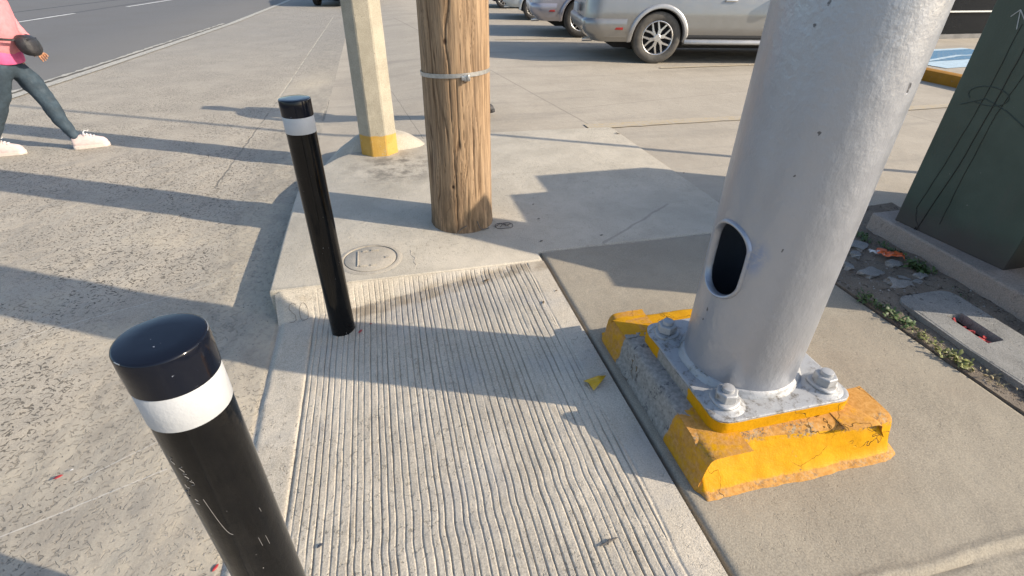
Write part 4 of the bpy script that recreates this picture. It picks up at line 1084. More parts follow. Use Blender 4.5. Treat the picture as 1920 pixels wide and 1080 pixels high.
        k = MB(); mx = seams[2] - .18; k.box(mx - .09, mx + .09, s * (hw + .14) - .11, s * (hw + .14) + .11, belt + .02, belt + .20, None, .05); k.obj('wing_mirror', mat, t)
        for sx in (seams[0] + .16, seams[1] + .16):
            k = MB(); a_, b_, w_, rc_ = prof(belt - .12); k.box(sx - .10, sx + .10, s * (w_ + .02) - .014, s * (w_ + .02) + .012, belt - .135, belt - .10, None, .01); k.obj('door_handle', M['chrome'] if kind == 'suv' else mat, t)
    k = MB(); k.box(x0 - .062, x0 - .03, -.20, .20, .74, .88, None, .006); k.obj('licence_plate', M['tape'], t)
    k = MB(); k.tube([(x0 + .02, -hw * .5, .33), (x0 + .20, -hw * .5, .335)], .035, 12); k.obj('exhaust_pipe', M['chrome'], t)
    k = MB(); k.box(x1 - .05, x1 + .028, -.45, .45, .62, .84, None, .03); k.obj('grille', M['dark'], t)
    return t
T_ = RAD(-12)
def place_rear(contact, t, L, ro, Wd):
    """root location so that the outer foot of the right rear tyre meets the ground at contact"""
    lx, ly = -L / 2 + ro, -Wd / 2 + .04
    return (contact[0] - (lx * math.cos(t) - ly * math.sin(t)), contact[1] - (lx * math.sin(t) + ly * math.cos(t)), -.012)
GR = 'cars parked in the lot'
car('suv', 'champagne silver suv nearest the poles with bright alloy wheel and silver arch trim', place_rear((4.70, 8.78), T_, 5.3, 1.25, 2.02), T_, M['suv'], trim=M['suvtrim'], ro=1.25, group=GR, cat='car')
car('pickup_suv', 'lilac grey suv partly hidden behind the champagne silver suv, its bumper corner showing', place_rear((4.62, 12.3), T_, 5.2, 1.15, 1.98), T_, M['car2'], L=5.2, Wd=1.98, H=1.85, ro=1.15, fine=False, group=GR)
car('hatchback', 'white car parked beyond the lilac grey suv with multi spoke wheel', place_rear((4.62, 16.3), T_, 4.5, .90, 1.8), T_, M['carw'], L=4.5, Wd=1.8, H=1.48, R=.335, wb=2.7, ro=.90, kind='sedan', fine=False, group=GR, spokes=9, belt=.95)
car('sedan', 'dark blue car at the top edge beyond the white car', place_rear((4.7, 20.6), T_, 4.6, .95, 1.8), T_, M['carb'], L=4.6, Wd=1.8, H=1.48, R=.33, wb=2.7, ro=.95, kind='sedan', fine=False, group=GR, belt=.95)
car('van', 'pale grey car at the top edge left of the octagonal post with dark tyre', (-1.1, 26.0, -.16), RAD(90 + 168), M['carg'], L=4.7, Wd=1.82, H=1.7, R=.34, wb=2.8, ro=.9, kind='suv', fine=False, group=GR, belt=1.0)

# ------------------------------------------------------------------ people
def skin_obj(name, nodes, edges, mat, parent, sub=2, off=(0, 0, 0)):
    me = bpy.data.meshes.new(name); keys = list(nodes)
    me.from_pydata([tuple(np.array(nodes[k][0]) - np.array(off)) for k in keys], [(keys.index(a), keys.index(b)) for a, b in edges], [])
    o = bpy.data.objects.new(name, me); COL.objects.link(o); o.parent = parent
    md = o.modifiers.new('skin', 'SKIN'); md.use_smooth_shade = True; md.branch_smoothing = .4
    for i, k in enumerate(keys):
        r = nodes[k][1]; sv = me.skin_vertices[0].data[i]; sv.radius = r if isinstance(r, tuple) else (r, r); sv.use_root = (i == 0)
    sb = o.modifiers.new('sub', 'SUBSURF'); sb.levels = sub; sb.render_levels = sub
    me.materials.append(mat); return o
def shoe(parent, heel, toe, ms, msole, ml, lift=0., off=(0, 0, 0)):
    """sneaker between heel and toe points on the ground"""
    h, t = np.array(heel, float), np.array(toe, float); d = t - h; L = np.linalg.norm(d[:2]); u = d / np.linalg.norm(d); s = np.array([-u[1], u[0], 0]); s /= np.linalg.norm(s); w = np.cross(u, s)
    if w[2] < 0: w = -w
    off = np.array(off)
    def P(a, b, c): return tuple(h + u * a * L + s * b + w * c - off)
    halfw = lambda a: .034 + .014 * math.sin(min(1, a * 1.25) * PI * .62) - .02 * max(0, a - .86) ** 2 * 18
    st = [0, .015, .05, .12, .22, .32, .42, .52, .62, .72, .82, .90, .96, .99, 1.0]
    def end(a): return math.sqrt(max(0.02, 1 - (max(0, .06 - a) / .06) ** 2)) * math.sqrt(max(.02, 1 - (max(0, a - .90) / .10) ** 2))
    so_ = MB(); so_.loft([[P(a, halfw(a) * end(a) * 1.06 * math.cos(q), .016 + .016 * math.sin(q) ** 3 if False else (.002 if math.sin(q) < 0 else .030) + .004 * math.sin(q)) for q in [2 * PI * k / 20 for k in range(20)]] for a in st]); so_.obj('sole', msole, parent, sharp=60)
    top = lambda a: np.interp(a, [0, .03, .08, .2, .30, .38, .5, .62, .75, .88, .96, 1.], [.098, .120, .128, .126, .134, .142, .132, .116, .102, .090, .076, .058])
    up = MB(); rg = []
    for a in st:
        W_ = halfw(a) * end(a) * .98; H_ = top(a) * (.35 + .65 * end(a)); r = []
        for k in range(22):
            q = 2 * PI * k / 22; r.append(P(a * .985 + .007, W_ * math.copysign(abs(math.cos(q)) ** .75, math.cos(q)) * (1 - .22 * max(0, math.sin(q))), .024 + (H_ - .024) * max(0, math.sin(q)) ** .8 - .006 * max(0, -math.sin(q))))
        rg.append(r)
    u_ = up.loft(rg).obj('shoe', ms, parent, sharp=70)
    la = MB()
    for k in range(4):
        a = .40 + k * .085; la.tube([P(a, b * halfw(a) * .62, top(a) + .004 - abs(b) * .008) for b in np.linspace(-1, 1, 7)], .0042, 6)
    a = .40
    la.tube([P(a, 0, top(a) + .006), P(a + .05, .02, top(a) + .024), P(a + .12, .03, top(a) + .012), P(a + .15, .034, top(a) + .026)], .0036, 6); la.tube([P(a, 0, top(a) + .006), P(a + .02, -.025, top(a) + .02), P(a + .06, -.045, top(a) - .01)], .0036, 6); la.obj('shoe_lace', ml, u_)
    return u_
def hand_nodes(N, E, pre, wrist, direction, side, curl=.6, palm=(0, 0, -1)):
    d = np.array(direction, float); d /= np.linalg.norm(d); s = np.array(side, float); s -= d * s.dot(d); s /= np.linalg.norm(s); p = np.cross(d, s)
    if p.dot(np.array(palm)) < 0: p = -p
    w = np.array(wrist, float)
    N[pre + 'palm'] = (w + d * .045, (.030, .016)); E.append((pre + 'wrist', pre + 'palm'))
    N[pre + 'palm2'] = (w + d * .080, (.033, .014)); E.append((pre + 'palm', pre + 'palm2'))
    for k, (off, ln) in enumerate(((-.030, .072), (-.010, .082), (.010, .077), (.029, .060))):
        b = w + d * .092 + s * off; N[f'{pre}f{k}a'] = (b, .0092); E.append((pre + 'palm2', f'{pre}f{k}a'))
        c = curl * (.8 + .1 * k); p1 = b + (d * math.cos(c * .5) + p * math.sin(c * .5)) * ln * .45; p2 = p1 + (d * math.cos(c * 1.4) + p * math.sin(c * 1.4)) * ln * .32; p3 = p2 + (d * math.cos(c * 2.1) + p * math.sin(c * 2.1)) * ln * .25
        for q, pt, r in (('b', p1, .0085), ('c', p2, .0078), ('d', p3, .0068)): N[f'{pre}f{k}{q}'] = (pt, r)
        E += [(f'{pre}f{k}a', f'{pre}f{k}b'), (f'{pre}f{k}b', f'{pre}f{k}c'), (f'{pre}f{k}c', f'{pre}f{k}d')]
    b = w + d * .03 - s * .032; N[pre + 'ta'] = (b, .0115); N[pre + 'tb'] = (b + d * .032 - s * .018 + p * .012, .010); N[pre + 'tc'] = (b + d * .056 - s * .022 + p * .024, .0085)
    E += [(pre + 'palm', pre + 'ta'), (pre + 'ta', pre + 'tb'), (pre + 'tb', pre + 'tc')]
def person(label, org, J, mats, group=None, bag=True):
    """J: joints in world space; heading +x"""
    t = thing('person', label, 'person', org, 0, group); off = np.array(org)
    N = {}; E = []
    N['pelvis'] = (J['pelvis'], (.115, .085)); N['waist'] = (J['waist'], (.105, .085)); N['chest'] = (J['chest'], (.125, .095)); N['neckb'] = (J['neck'], .055); N['neck'] = (np.array(J['neck']) + (.015, 0, .06), .048)
    hd = np.array(J['head']); N['jaw'] = (hd + (.035, 0, -.075), (.052, .05)); N['head'] = (hd, (.085, .072)); N['crown'] = (hd + (-.012, 0, .085), (.070, .062))
    E += [('pelvis', 'waist'), ('waist', 'chest'), ('chest', 'neckb'), ('neckb', 'neck'), ('neck', 'jaw'), ('jaw', 'head'), ('head', 'crown')]
    for s in 'lr':
        N[s + 'hip'] = (J[s + 'hip'], .085); N[s + 'knee'] = (J[s + 'knee'], .052); N[s + 'calf'] = (np.array(J[s + 'knee']) * .62 + np.array(J[s + 'ankle']) * .38 + (-.015, 0, 0), .05); N[s + 'ankle'] = (J[s + 'ankle'], .034)
        fd = np.array(J[s + 'toe']) - np.array(J[s + 'heel']); N[s + 'foot'] = (np.array(J[s + 'heel']) + fd * .55 + (0, 0, .04), (.034, .024)); N[s + 'toe'] = (np.array(J[s + 'heel']) + fd * .85 + (0, 0, .032), (.036, .017))
        E += [('pelvis', s + 'hip'), (s + 'hip', s + 'knee'), (s + 'knee', s + 'calf'), (s + 'calf', s + 'ankle'), (s + 'ankle', s + 'foot'), (s + 'foot', s + 'toe')]
        N[s + 'sh'] = (J[s + 'sh'], .055); N[s + 'elbow'] = (J[s + 'elbow'], .040); N[s + 'wrist'] = (J[s + 'wrist'], .026)
        E += [('chest', s + 'sh'), (s + 'sh', s + 'elbow'), (s + 'elbow', s + 'wrist')]
        hand_nodes(N, E, s, J[s + 'wrist'], np.array(J[s + 'wrist']) - np.array(J[s + 'elbow']) * .5 - np.array(J[s + 'elbow']) * .5, (1, .25, 0), .55, (0, -1 if s == 'l' else 1, 0))
    body = skin_obj('body', N, E, mats['skin'], t, 2, off)
    # face features, ears, hair
    f = MB(); h = hd - off
    f.loft([[(h[0] + .078 + x, h[1] + y * .014, h[2] + z) for y in (-1, -.4, .4, 1)] for x, z in ((0, .02), (.018, -.012), (.024, -.026), (.0, -.036))], True, True); f.obj('nose', mats['skin'], body, sharp=80)
    for s in (-1, 1):
        e = MB(); e.loft([[(h[0] + .080 - abs(math.cos(q)) * .004, h[1] + s * .033 + r * math.cos(q) * 1.5, h[2] + .022 + r * math.sin(q)) for q in [2 * PI * k / 12 for k in range(12)]] for r in (.011, .006, .001)]); e.obj('eye', M['eye'], body)
        e = MB(); e.loft([[(h[0] - .005 + r * math.cos(q), h[1] + s * (.072 + d), h[2] + .005 + r * 1.5 * math.sin(q)) for q in [2 * PI * k / 14 for k in range(14)]] for r, d in ((.014, 0), (.02, .01), (.014, .014))]); e.obj('ear', mats['skin'], body)
    m_ = MB(); m_.tube([(h[0] + .080 - abs(y) * .3, h[1] + y, h[2] - .062) for y in np.linspace(-.025, .025, 7)], .005, 6); m_.obj('mouth', M['red'], body)
    hr = {'a': (hd + (-.045, 0, .02), (.088, .085)), 'b': (hd + (-.02, 0, .10), (.085, .08)), 'c': (hd + (-.085, 0, -.06), (.06, .06)), 'd': (hd + (-.10, 0, -.17), (.045, .05))}
    skin_obj('hair', hr, [('b', 'a'), ('a', 'c'), ('c', 'd')], M['hair'], body, 2, off)
    # trousers: each leg follows the joints, loose over the limb
    N = {'pelvis': (np.array(J['pelvis']) + (0, 0, .03), (.135, .125)), 'low': (np.array(J['pelvis']) + (0, 0, -.06), (.128, .120))}; E = [('pelvis', 'low')]
    for s in 'lr':
        hp, kn, an = (np.array(J[s + q]) for q in ('hip', 'knee', 'ankle'))
        for q, p, r in (('t1', hp * .8 + kn * .2, .112), ('t2', hp * .42 + kn * .58, .094), ('k', kn, .078), ('c1', kn * .66 + an * .34 + (-.018, 0, 0), .074), ('c2', kn * .28 + an * .72 + (-.008, 0, 0), .060), ('a', kn * -.03 + an * 1.03, .054)): N[s + q] = (p, r)
        E += [('low', s + 't1')] + [(s + a, s + b) for a, b in (('t1', 't2'), ('t2', 'k'), ('k', 'c1'), ('c1', 'c2'), ('c2', 'a'))]
    tr = skin_obj('trousers', N, E, mats['trousers'], t, 2, off)
    tx = bpy.data.textures.new('cloth_fold', 'CLOUDS'); tx.noise_scale = .075
    dm = tr.modifiers.new('folds', 'DISPLACE'); dm.texture = tx; dm.strength = .034; dm.mid_level = .5
    # jacket with sleeves
    P_, W_, C_ = (np.array(J[q]) for q in ('pelvis', 'waist', 'chest'))
    N = {'hem': (P_ + (.0, 0, .055), (.155, .150)), 'w0': (P_ * .5 + W_ * .5 + (.015, 0, .03), (.158, .150)), 'w': (W_ + (.02, 0, 0), (.155, .145)), 'c': (C_ + (.01, 0, 0), (.155, .150)), 'n': (np.array(J['neck']) + (0, 0, -.01), (.075, .075))}
    E = [('hem', 'w0'), ('w0', 'w'), ('w', 'c'), ('c', 'n')]
    for s in 'lr':
        sh, el, wr = (np.array(J[s + q]) for q in ('sh', 'elbow', 'wrist'))
        N[s + 's'] = (sh, .075); N[s + 'e'] = (el, .060); N[s + 'w'] = (el * .12 + wr * .88, .045); E += [('c', s + 's'), (s + 's', s + 'e'), (s + 'e', s + 'w')]
    ja = skin_obj('jacket', N, E, mats['top'], t, 2, off)
    dm = ja.modifiers.new('folds', 'DISPLACE'); dm.texture = tx; dm.strength = .03; dm.mid_level = .5
    hm = MB(); q0 = P_ - off; rg = []
    for z, k in ((.062, 1.0), (.045, 1.04), (.0, 1.04), (-.035, 1.02), (-.045, .97)):
        rg.append([(q0[0] + .006 + (.142 * k + .006 * math.sin(3 * a)) * math.cos(a), q0[1] + (.150 * k) * math.sin(a), q0[2] + z + .02 - .05 * math.cos(a) * .6 + .008 * math.sin(2 * a + 1)) for a in [2 * PI * j / 40 for j in range(40)]])
    hm.loft(rg, False, False).obj('hem', mats['hem'], ja, sharp=80)
    for s in 'lr': shoe(t, J[s + 'heel'], J[s + 'toe'], mats['shoe'], mats['sole'], mats['lace'], off=off)
    return t, off
mats1 = dict(skin=M['skin'], trousers=M['jeans'], top=M['pink'], hem=M['pink2'], shoe=M['shoe'], sole=M['sole'], lace=M['lace'])
J1 = dict(pelvis=(-3.325, 5.95, .70), waist=(-3.245, 5.95, .88), chest=(-3.23, 5.95, 1.10), neck=(-3.20, 5.95, 1.30), head=(-3.17, 5.95, 1.44),
          lhip=(-3.30, 6.035, .66), lknee=(-3.155, 6.0, .300), lankle=(-3.045, 5.985, -.075), lheel=(-3.095, 5.955, -.158), ltoe=(-2.795, 6.035, -.158),
          rhip=(-3.33, 5.865, .66), rknee=(-3.50, 5.87, .28), rankle=(-3.70, 5.86, -.075), rheel=(-3.775, 5.85, -.158), rtoe=(-3.475, 5.90, -.158),
          lsh=(-3.25, 6.12, 1.22), lelbow=(-3.26, 6.19, .96), lwrist=(-3.125, 6.12, .765), rsh=(-3.24, 5.77, 1.22), relbow=(-3.42, 5.71, 1.0), rwrist=(-3.47, 5.70, .77))
p1, o1 = person('person in a pink fleece and slate trousers striding across the gutter in pale shoes', (-3.3, 5.95, ZR), J1, mats1)
def waist_bag():
    t = thing('waist_bag', 'black nylon waist bag strapped in front of the pink fleece', 'bag', (-3.05, 5.9, .80))
    off = (-3.05, 5.9, .80); n = 26; rg = []
    for a, wx, wz in ((-.10, .02, .02), (-.09, .05, .06), (-.05, .064, .082), (0, .068, .088), (.05, .064, .080), (.09, .05, .058), (.10, .02, .02)):
        rg.append([(.005 + wx * math.copysign(abs(math.cos(q)) ** .7, math.cos(q)) * (1 + .10 * (vnoise(q * 3, a * 30, 5) - .5)) - .25 * wz * math.sin(q), a + .0, wz * math.copysign(abs(math.sin(q)) ** .7, math.sin(q)) + .012 * (vnoise(q * 2, a * 20, 7) - .5)) for q in [2 * PI * k / n for k in range(n)]])
    MB().loft(rg).obj('pouch', M['bag'], t, sharp=60)
    z = MB(); z.tube([(.050 * math.cos(a * 6), a, .052) for a in np.linspace(-.075, .075, 12)], .006, 6); z.obj('zip', M['dark'], t)
    s = MB(); c = np.array((-3.245, 5.95, .875)) - off
    s.loft([[(c[0] + .02 + (.185 + d) * math.cos(a), c[1] + (.178 + d) * math.sin(a), c[2] - .03 * math.cos(a) + z) for a in [2 * PI * k / 48 for k in range(48)]] for d, z in ((0, -.010), (.006, -.008), (.006, .008), (0, .010))], False, False); s.obj('strap', M['bag'], t, sharp=60)
waist_bag()
mats2 = dict(skin=M['skin'], trousers=M['navy'], top=M['jeans'], hem=M['jeans'], shoe=M['bag'], sole=M['dark'], lace=M['dark'])
d2 = np.array((.72, 5.93, -.012)) - np.array((-3.3, 5.95, ZR))
J2 = {k: np.array(v) + d2 for k, v in J1.items()}
for k, v in dict(lheel=(.935, 5.86, -.006), ltoe=(1.235, 5.885, .03), lankle=(.97, 5.87, .09), lknee=(.90, 5.94, .46), rheel=(.56, 5.99, .04), rtoe=(.80, 6.02, -.006), rankle=(.61, 6.0, .11), rknee=(.74, 5.96, .45), lelbow=(.82, 6.14, 1.14), lwrist=(.90, 6.05, .93), relbow=(.66, 5.74, 1.14), rwrist=(.64, 5.75, .90)).items(): J2[k] = np.array(v, float)
person('person in dark clothes hidden behind the wooden pole, only a dark shoe tip showing', (.72, 5.93, -.012), J2, mats2)

# ------------------------------------------------------------------ background: storefront, yellow kerb
def storefront():
    t = thing('storefront', 'dark glass shopfront with a pale rail behind the silver pole', 'building', (17, 10.86, 0))
    x0, x1, y0 = 12.4, 25., 10.86
    off = (17, 10.86, 0)
    b = MB(); b.box(x0, x1, y0 + .06, y0 + 8, -.1, 4.4, None, .02); b.obj('wall', M['wall'], t, off=off, smooth=False)
    n = 4; w = (x1 - x0) / n
    for k in range(n):
        a = x0 + k * w; g = MB(); g.box(a + .05, a + w - .05, y0 + .02, y0 + .058, .10, 2.7); go = g.obj('window', M['glass'], t, off=off, smooth=False)
        f = MB(); f.box(a - .03, a + .05, y0, y0 + .055, .08, 2.76); f.obj('mullion', M['dark'], go, off=off, smooth=False)
    r = MB(); r.box(x0, x1, y0 - .045, y0 + .018, .565, .595); r.obj('rail', M['frame'], t, off=off, smooth=False)
    k = MB(); k.box(x0, x1, y0 - .02, y0 + .018, -.05, .09); k.obj('sill', M['wall'], t, off=off, smooth=False)
storefront()
def ykerb():
    t = MB(); t.box(8.20, 8.42, 4.2, 7.0, -.05, .145, None, .015)
    o = t.obj('parking_kerb', M['kerby'], None, off=(8.3, 5.6, 0), sharp=40); o.location = (8.3, 5.6, 0)
    tag(o, 'yellow painted parking kerb between the silver pole and green cabinet', 'kerb')
ykerb()

# ------------------------------------------------------------------ weeds, rubble and litter
def weed_clump(name, label, spots, mat, seed, size=.03, n=26, parent=None):
    rng = random.Random(seed); c0 = np.mean(np.array(spots), 0); t = thing(name, label, 'weed', (c0[0], c0[1], 0), 0, 'weeds along the walkway edge and plinth')
    mb = MB()
    for (x, y) in spots:
        vig = rng.choice((.25, .5, .8, 1.0, 1.3))
        for k in range(int(n * vig)):
            a = rng.uniform(0, 2 * PI); ln = size * rng.uniform(.4, 1.35) * (.6 + .5 * vig); e = rng.uniform(.15, 1.2)
            bx, by = x + rng.gauss(0, .018), y + rng.gauss(0, .028); d = np.array((math.cos(a) * math.cos(e), math.sin(a) * math.cos(e), math.sin(e))); s = np.array((-math.sin(a), math.cos(a), rng.uniform(-.4, .4)))
            p0 = np.array((bx, by, .002 + rng.uniform(0, .012))); m1 = p0 + d * ln * .5 + (0, 0, ln * .12); p2 = p0 + d * ln - (0, 0, ln * .15); w = ln * rng.uniform(.14, .3)
            mb.add([p0, m1 + s * w, p2, m1 - s * w, m1 + (0, 0, w * .4)], [(0, 1, 4), (1, 2, 4), (2, 3, 4), (3, 0, 4)])
    mb.obj('leaves', mat, t, off=(c0[0], c0[1], 0), sharp=180)
    return t
weed_clump('weed', 'yellow green weeds in sun along the walkway edge by the grey box lid', [(2.372 + .012 * math.sin(k * 2.3), 1.17 + k * .036) for k in range(9)], M['weed2'], 11, .028)
weed_clump('weed', 'dark green weeds along the shaded walkway edge beside the silver pole', [(2.375 + .02 * math.sin(k * 1.7), 1.49 + k * .036) for k in range(9)], M['weed'], 12, .032)
weed_clump('weed', 'green weeds at the foot of the plinth beside orange wrapper', [(2.955 + .012 * math.sin(k * 2), 1.98 + k * .035) for k in range(8)], M['weed'], 13, .034, 22)
weed_clump('weed', 'bushy green weed under the cabinet plinth edge near the grey lid', [(2.90 + rx_ * .03, 1.88 + k * .03) for k in range(3) for rx_ in (0, 1)], M['weed'], 14, .04, 22)
weed_clump('weed', 'green weed between silver pole and plinth corner beside a rock', [(2.90 + .03 * math.sin(k * 2), 2.30 + k * .035) for k in range(5)], M['weed'], 15, .04, 22)
weed_clump('weed', 'low moss green growth along the plinth base at right', [(2.915 - .012 * k, 1.72 - k * .04) for k in range(5)], M['weed'], 16, .016, 16)
weed_clump('weed', 'dry straw coloured grass tuft at the right edge below the grey lid', [(2.50 + .03 * k, .93 + .02 * (k % 3)) for k in range(7)], M['dry'], 17, .04, 26)
weed_clump('weed', 'dry brown stalks under the near side of the grey lid', [(2.385 + .006 * k, 1.14 - k * .028) for k in range(6)], M['dry'], 18, .02, 10)
def rock(label, x, y, sx, sy, sz, rot, seed, tilt=.1):
    bm = bmesh.new(); bmesh.ops.create_icosphere(bm, subdivisions=3, radius=1)
    for v in bm.verts:
        p = v.co.copy(); q = Vector((max(-.78, min(.78, p.x * 1.15)), max(-.75, min(.75, p.y * 1.15)), max(-.5, min(.55, p.z))))
        k = 1 + (float(vnoise(p.x * 2.1 + seed, p.y * 2.1 + p.z * 1.7, seed)) - .5) * .7 + (float(vnoise(p.x * 6 + seed, p.y * 6 + p.z * 5, seed + 1)) - .5) * .15
        v.co = Vector((q.x * sx * k, q.y * sy * k, q.z * sz * 1.6 * (k * .5 + .5)))
    bmesh.ops.rotate(bm, matrix=Euler((tilt, tilt * .6, rot)).to_matrix(), verts=bm.verts, cent=(0, 0, 0))
    o = MB().bm(bm).obj('rubble_chunk', M['rock'], None, sharp=32); o.location = (x, y, sz * .12 + .004)
    tag(o, label, 'rubble', 'broken concrete between walkway and plinth')
rock('flat broken concrete slab lying by the upper plinth corner', 2.80, 2.24, .075, .06, .018, .5, 31)
rock('largest flat concrete chunk near the dark weeds by the walkway', 2.60, 1.93, .085, .05, .022, .3, 32)
rock('tilted concrete chunk between the largest chunk and the grey lid', 2.66, 1.79, .085, .045, .025, -.3, 33, .25)
rock('small pale chunk closest to the silver pole', 2.53, 2.02, .035, .028, .02, .9, 34)
rock('chunk lying below the orange wrapper', 2.83, 1.99, .055, .035, .018, .1, 35)
rock('pale flat chunk beside the bushy weed', 2.87, 1.85, .05, .03, .016, .2, 36)
rock('small brown stone right of the tilted chunk', 2.78, 1.79, .028, .022, .016, .4, 37)
rock('thin grey shard left of the small brown stone', 2.745, 1.85, .038, .02, .012, -.6, 38)
rock('chunk half buried next to the plinth weeds', 2.70, 2.14, .04, .03, .016, .6, 39)
def litter(name, label, cat, verts, faces, mat, loc, solid=.0015):
    o = mesh_obj(name, verts, faces, mat, None, True, None, sharp=40); o.location = loc
    if solid: s = o.modifiers.new('thick', 'SOLIDIFY'); s.thickness = solid; s.offset = 0
    tag(o, label, cat); return o
def zrib(x, y): return float(r_z(np.array([x]), np.array([y]))[0])
q = gp(1117, 722, -.01)
litter('plastic_fragment', 'bright yellow plastic fragment on the ribbed ramp beside the yellow base', 'litter', [(-.05, .018, .004), (.02, .030, .008), (.052, .020, .012), (.018, -.012, .016), (-.028, -.045, .004), (-.04, -.012, .020), (.0, .012, .010)],
       [(0, 6, 1), (1, 6, 2), (2, 6, 3), (3, 6, 4), (4, 6, 5), (5, 6, 0)], M['fragy'], (q[0], q[1], zrib(q[0], q[1]) + .004))
q = gp(1140, 1022, -.03); tw = MB(); tw.tube([(-.032, -.006, .004), (0, 0, .006), (.034, .008, .004)], [.002, .004, .0015], 6); tw.tube([(-.006, -.008, .004), (.0, .0, .008), (.008, .008, .004)], .003, 6)
o = tw.obj('twig', M['twig']); o.location = (q[0], q[1], zrib(q[0], q[1])); tag(o, 'small cross shaped grey twig on the ribbed ramp near the lower edge', 'twig')
def leaf(u, v, label, s, rot, mat=M['leaf'], z=-.05, on_rib=True, name='dry_leaf', cat='leaf', grp=None):
    p = gp(u, v, z); zz = zrib(p[0], p[1]) if on_rib else z
    if on_rib: p = gp(u, v, zz); zz = zrib(p[0], p[1])
    c, s_ = math.cos(rot), math.sin(rot)
    V_ = [(-1, 0, .1), (-.3, .38, .25), (.5, .30, .3), (1, .05, .15), (.4, -.35, .2), (-.4, -.3, .12), (0, 0, .05)]
    o = litter(name, label, cat, [((a * c - b * s_) * s, (a * s_ + b * c) * s, h * s) for a, b, h in V_], [(0, 6, 1), (1, 6, 2), (2, 6, 3), (3, 6, 4), (4, 6, 5), (5, 6, 0)], mat, (p[0], p[1], zz + .003), .001)
    if grp: o['group'] = grp
leaf(912, 526, 'curled brown leaf lying on the ribbed ramp below the wooden pole', .018, .3)
leaf(1019, 568, 'thin brown leaf near the right end of the ribs', .014, 1.2)
leaf(1043, 546, 'dark crumb beside the long joint above the yellow base', .009, .4, M['leaf'])
leaf(600, 1024, 'dark square chip on the ribbed ramp beside the near bollard', .012, .6, M['chip'], name='plastic_chip', cat='litter')
leaf(695, 607, 'small red petal on the ribbed ramp right of the far bollard', .008, .2, M['red'], name='petal', cat='petal')
leaf(676, 622, 'red sliver at the foot of the far bollard', .016, .9, M['red'], name='petal', cat='petal')
leaf(110, 896, 'short red strip on the smooth gutter at lower left', .016, .35, M['red'], ZR, False, 'plastic_strip', 'litter')
leaf(405, 1066, 'red scrap in the gutter joint at the foot of the near bollard', .014, 1.0, M['red'], ZR, False, 'plastic_scrap', 'litter')
leaf(135, 882, 'tiny white pebble beside the red strip', .007, .3, M['white'], ZR, False, 'pebble', 'pebble')
leaf(412, 420, 'dark sliver of debris in the pole shadow on the gutter', .014, .2, M['twig'], ZR, False, 'debris', 'debris')
leaf(395, 387, 'bent dark twig in the pole shadow farther up the gutter', .012, .5, M['twig'], ZR, False, 'debris', 'debris')
leaf(466, 390, 'dark speck of debris close to the kerb shadow', .008, .5, M['twig'], ZR, False, 'debris', 'debris')
leaf(1128, 442, 'grey pebble on the shaded slab above the joint', .013, .2, M['twig'], 0., False, 'pebble', 'pebble')
leaf(1010, 411, 'dark flat crumb on the shaded slab right of the wooden pole', .011, .1, M['twig'], 0., False, 'crumb', 'debris')
leaf(1000, 384, 'dark flat crumb on the shaded slab farther from the joint', .011, .3, M['twig'], 0., False, 'crumb', 'debris')
leaf(1015, 453, 'dark flat crumb on the shaded slab just above the joint corner', .013, .3, M['twig'], 0., False, 'crumb', 'debris')
leaf(1282, 325, 'small brown leaf on the lot seam beside the silver pole', .012, .3, M['leaf'], 0., False)
leaf(1158, 251, 'brown twig on the lot seam near the faded yellow stripe', .03, 2.2, M['leaf'], 0., False, 'twig', 'twig')
leaf(1405, 122, 'tiny white scrap on the lot beside the suv', .018, .1, M['white'], 0., False, 'paper_scrap', 'litter')
def wrapper():
    t = thing('wrapper', 'crumpled orange wrapper with white paper among the rubble', 'litter', (2.845, 2.07, .02)); rng = random.Random(9)
    for nm, mt, dx, sc in (('foil', M['orange'], .015, 1.0), ('paper', M['white'], -.055, .55)):
        n = 9; v = []; f = []
        for i in range(n):
            for j in range(5): v.append((dx + (i / (n - 1) - .5) * .14 * sc, (j / 4 - .5) * .07 * sc + .012 * math.sin(i * 1.4), .012 + .022 * rng.random() * sc))
        for i in range(n - 1):
            for j in range(4): a = i * 5 + j; f.append((a, a + 1, a + 6, a + 5))
        o = mesh_obj(nm, v, f, mt, t, True, sharp=25); o.rotation_euler = (0, 0, -.6); s = o.modifiers.new('thick', 'SOLIDIFY'); s.thickness = .001
wrapper()
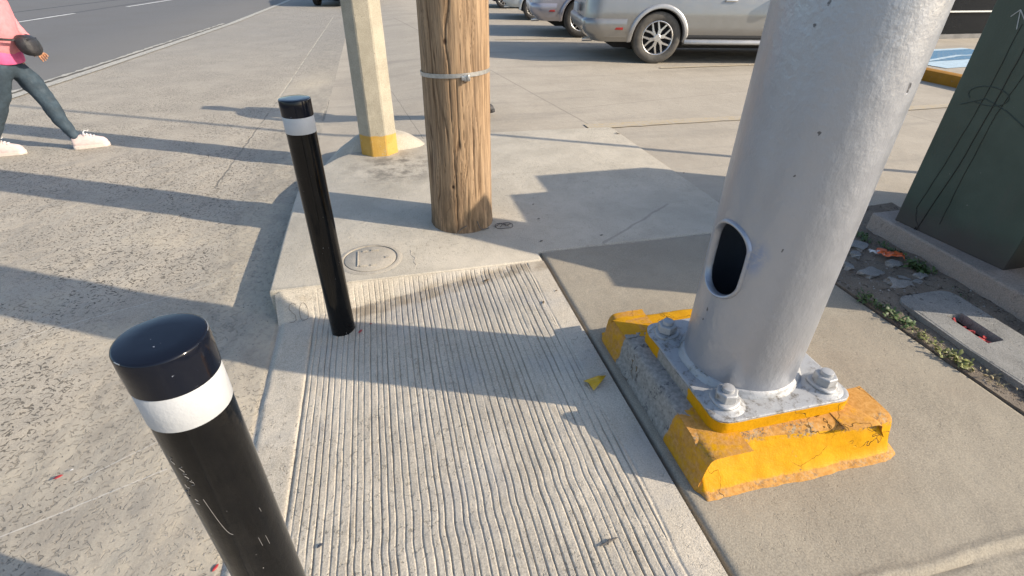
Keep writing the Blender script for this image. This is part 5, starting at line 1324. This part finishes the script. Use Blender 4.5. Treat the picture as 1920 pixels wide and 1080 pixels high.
def grit():
    # loose grit and crumbs gathered along the kerb, joints and soil
    rng = random.Random(44); mb = MB()
    def peb(x, y, z, r):
        q = [(r * rng.uniform(.6, 1.2), 0, 0), (0, r * rng.uniform(.6, 1.2), 0), (-r * rng.uniform(.6, 1.2), 0, 0), (0, -r * rng.uniform(.6, 1.2), 0)]
        a = rng.uniform(0, PI); c, s_ = math.cos(a), math.sin(a); P = [(x + u * c - v * s_, y + u * s_ + v * c, z - r * .2) for u, v, w in q] + [(x + r * rng.uniform(-.4, .4), y + r * rng.uniform(-.4, .4), z + r * rng.uniform(.5, .9))]
        mb.add(P, [(0, 1, 4), (1, 2, 4), (2, 3, 4), (3, 0, 4)])
    for k in range(520):
        x = -.75 - abs(rng.gauss(0, .16)); y = rng.uniform(.9, 4.4); peb(x, y, ZR + float(g_rip(np.array([x]), np.array([y]))[0] - ZR), rng.choice((.0018, .0025, .003, .0045, .006)))
    for k in range(260):
        x, y = rng.uniform(-3., -.9), rng.uniform(1., 5.); peb(x, y, float(g_rip(np.array([x]), np.array([y]))[0]), rng.choice((.0015, .002, .003, .004)))
    for k in range(170):
        x, y = rng.uniform(-.5, .8), rng.uniform(.6, 2.45); peb(x, y, zrib(x, y), rng.choice((.0012, .0016, .002, .003)))
    for k in range(150):
        x = rng.uniform(-.4, .5); y = 2.37 + .07 * (x + .4) + rng.gauss(0, .02); peb(x, y, zrib(x, y), rng.choice((.0015, .002, .003, .004)))
    for k in range(420):
        x, y = rng.uniform(2.36, 3.04), rng.uniform(.7, 2.5)
        if 2.45 < x < 2.84 and .9 < y < 1.69: continue
        peb(x, y, float(s_z(np.array([x]), np.array([y]))[0]), rng.choice((.003, .004, .006, .009)))
    for k in range(260):
        x, y = rng.uniform(.84, 2.33), rng.uniform(.5, 4.9); peb(x, y, .0, rng.choice((.0012, .0016, .0022, .003)))
    for k in range(120):
        x, y = .823 + rng.gauss(0, .006), rng.uniform(.5, 2.5); peb(x, y, -.02, rng.choice((.003, .004)))
    o = mb.obj('grit', M['rock'], smooth=False); o['kind'] = 'stuff'
grit()
def wire_loop():
    p = gp(945, 424); t = MB(); 
    t.tube([(.060 * math.cos(a), .045 * math.sin(a), .004 + .003 * math.sin(3 * a)) for a in np.linspace(0, 2 * PI, 26)[:-1]], .0022, 6, closed=True)
    t.tube([(-.055, .0, .005), (-.02, .02, .012), (.012, -.008, .008), (.05, .018, .006)], .003, 6); t.tube([(-.03, -.02, .006), (.0, .016, .012), (.03, -.02, .006)], .0025, 6)
    o = t.obj('wire_loop', M['twig']); o.location = (p[0], p[1], 0); tag(o, 'loose loop of dark wire on the slab at the foot of the wooden pole', 'wire')
wire_loop()
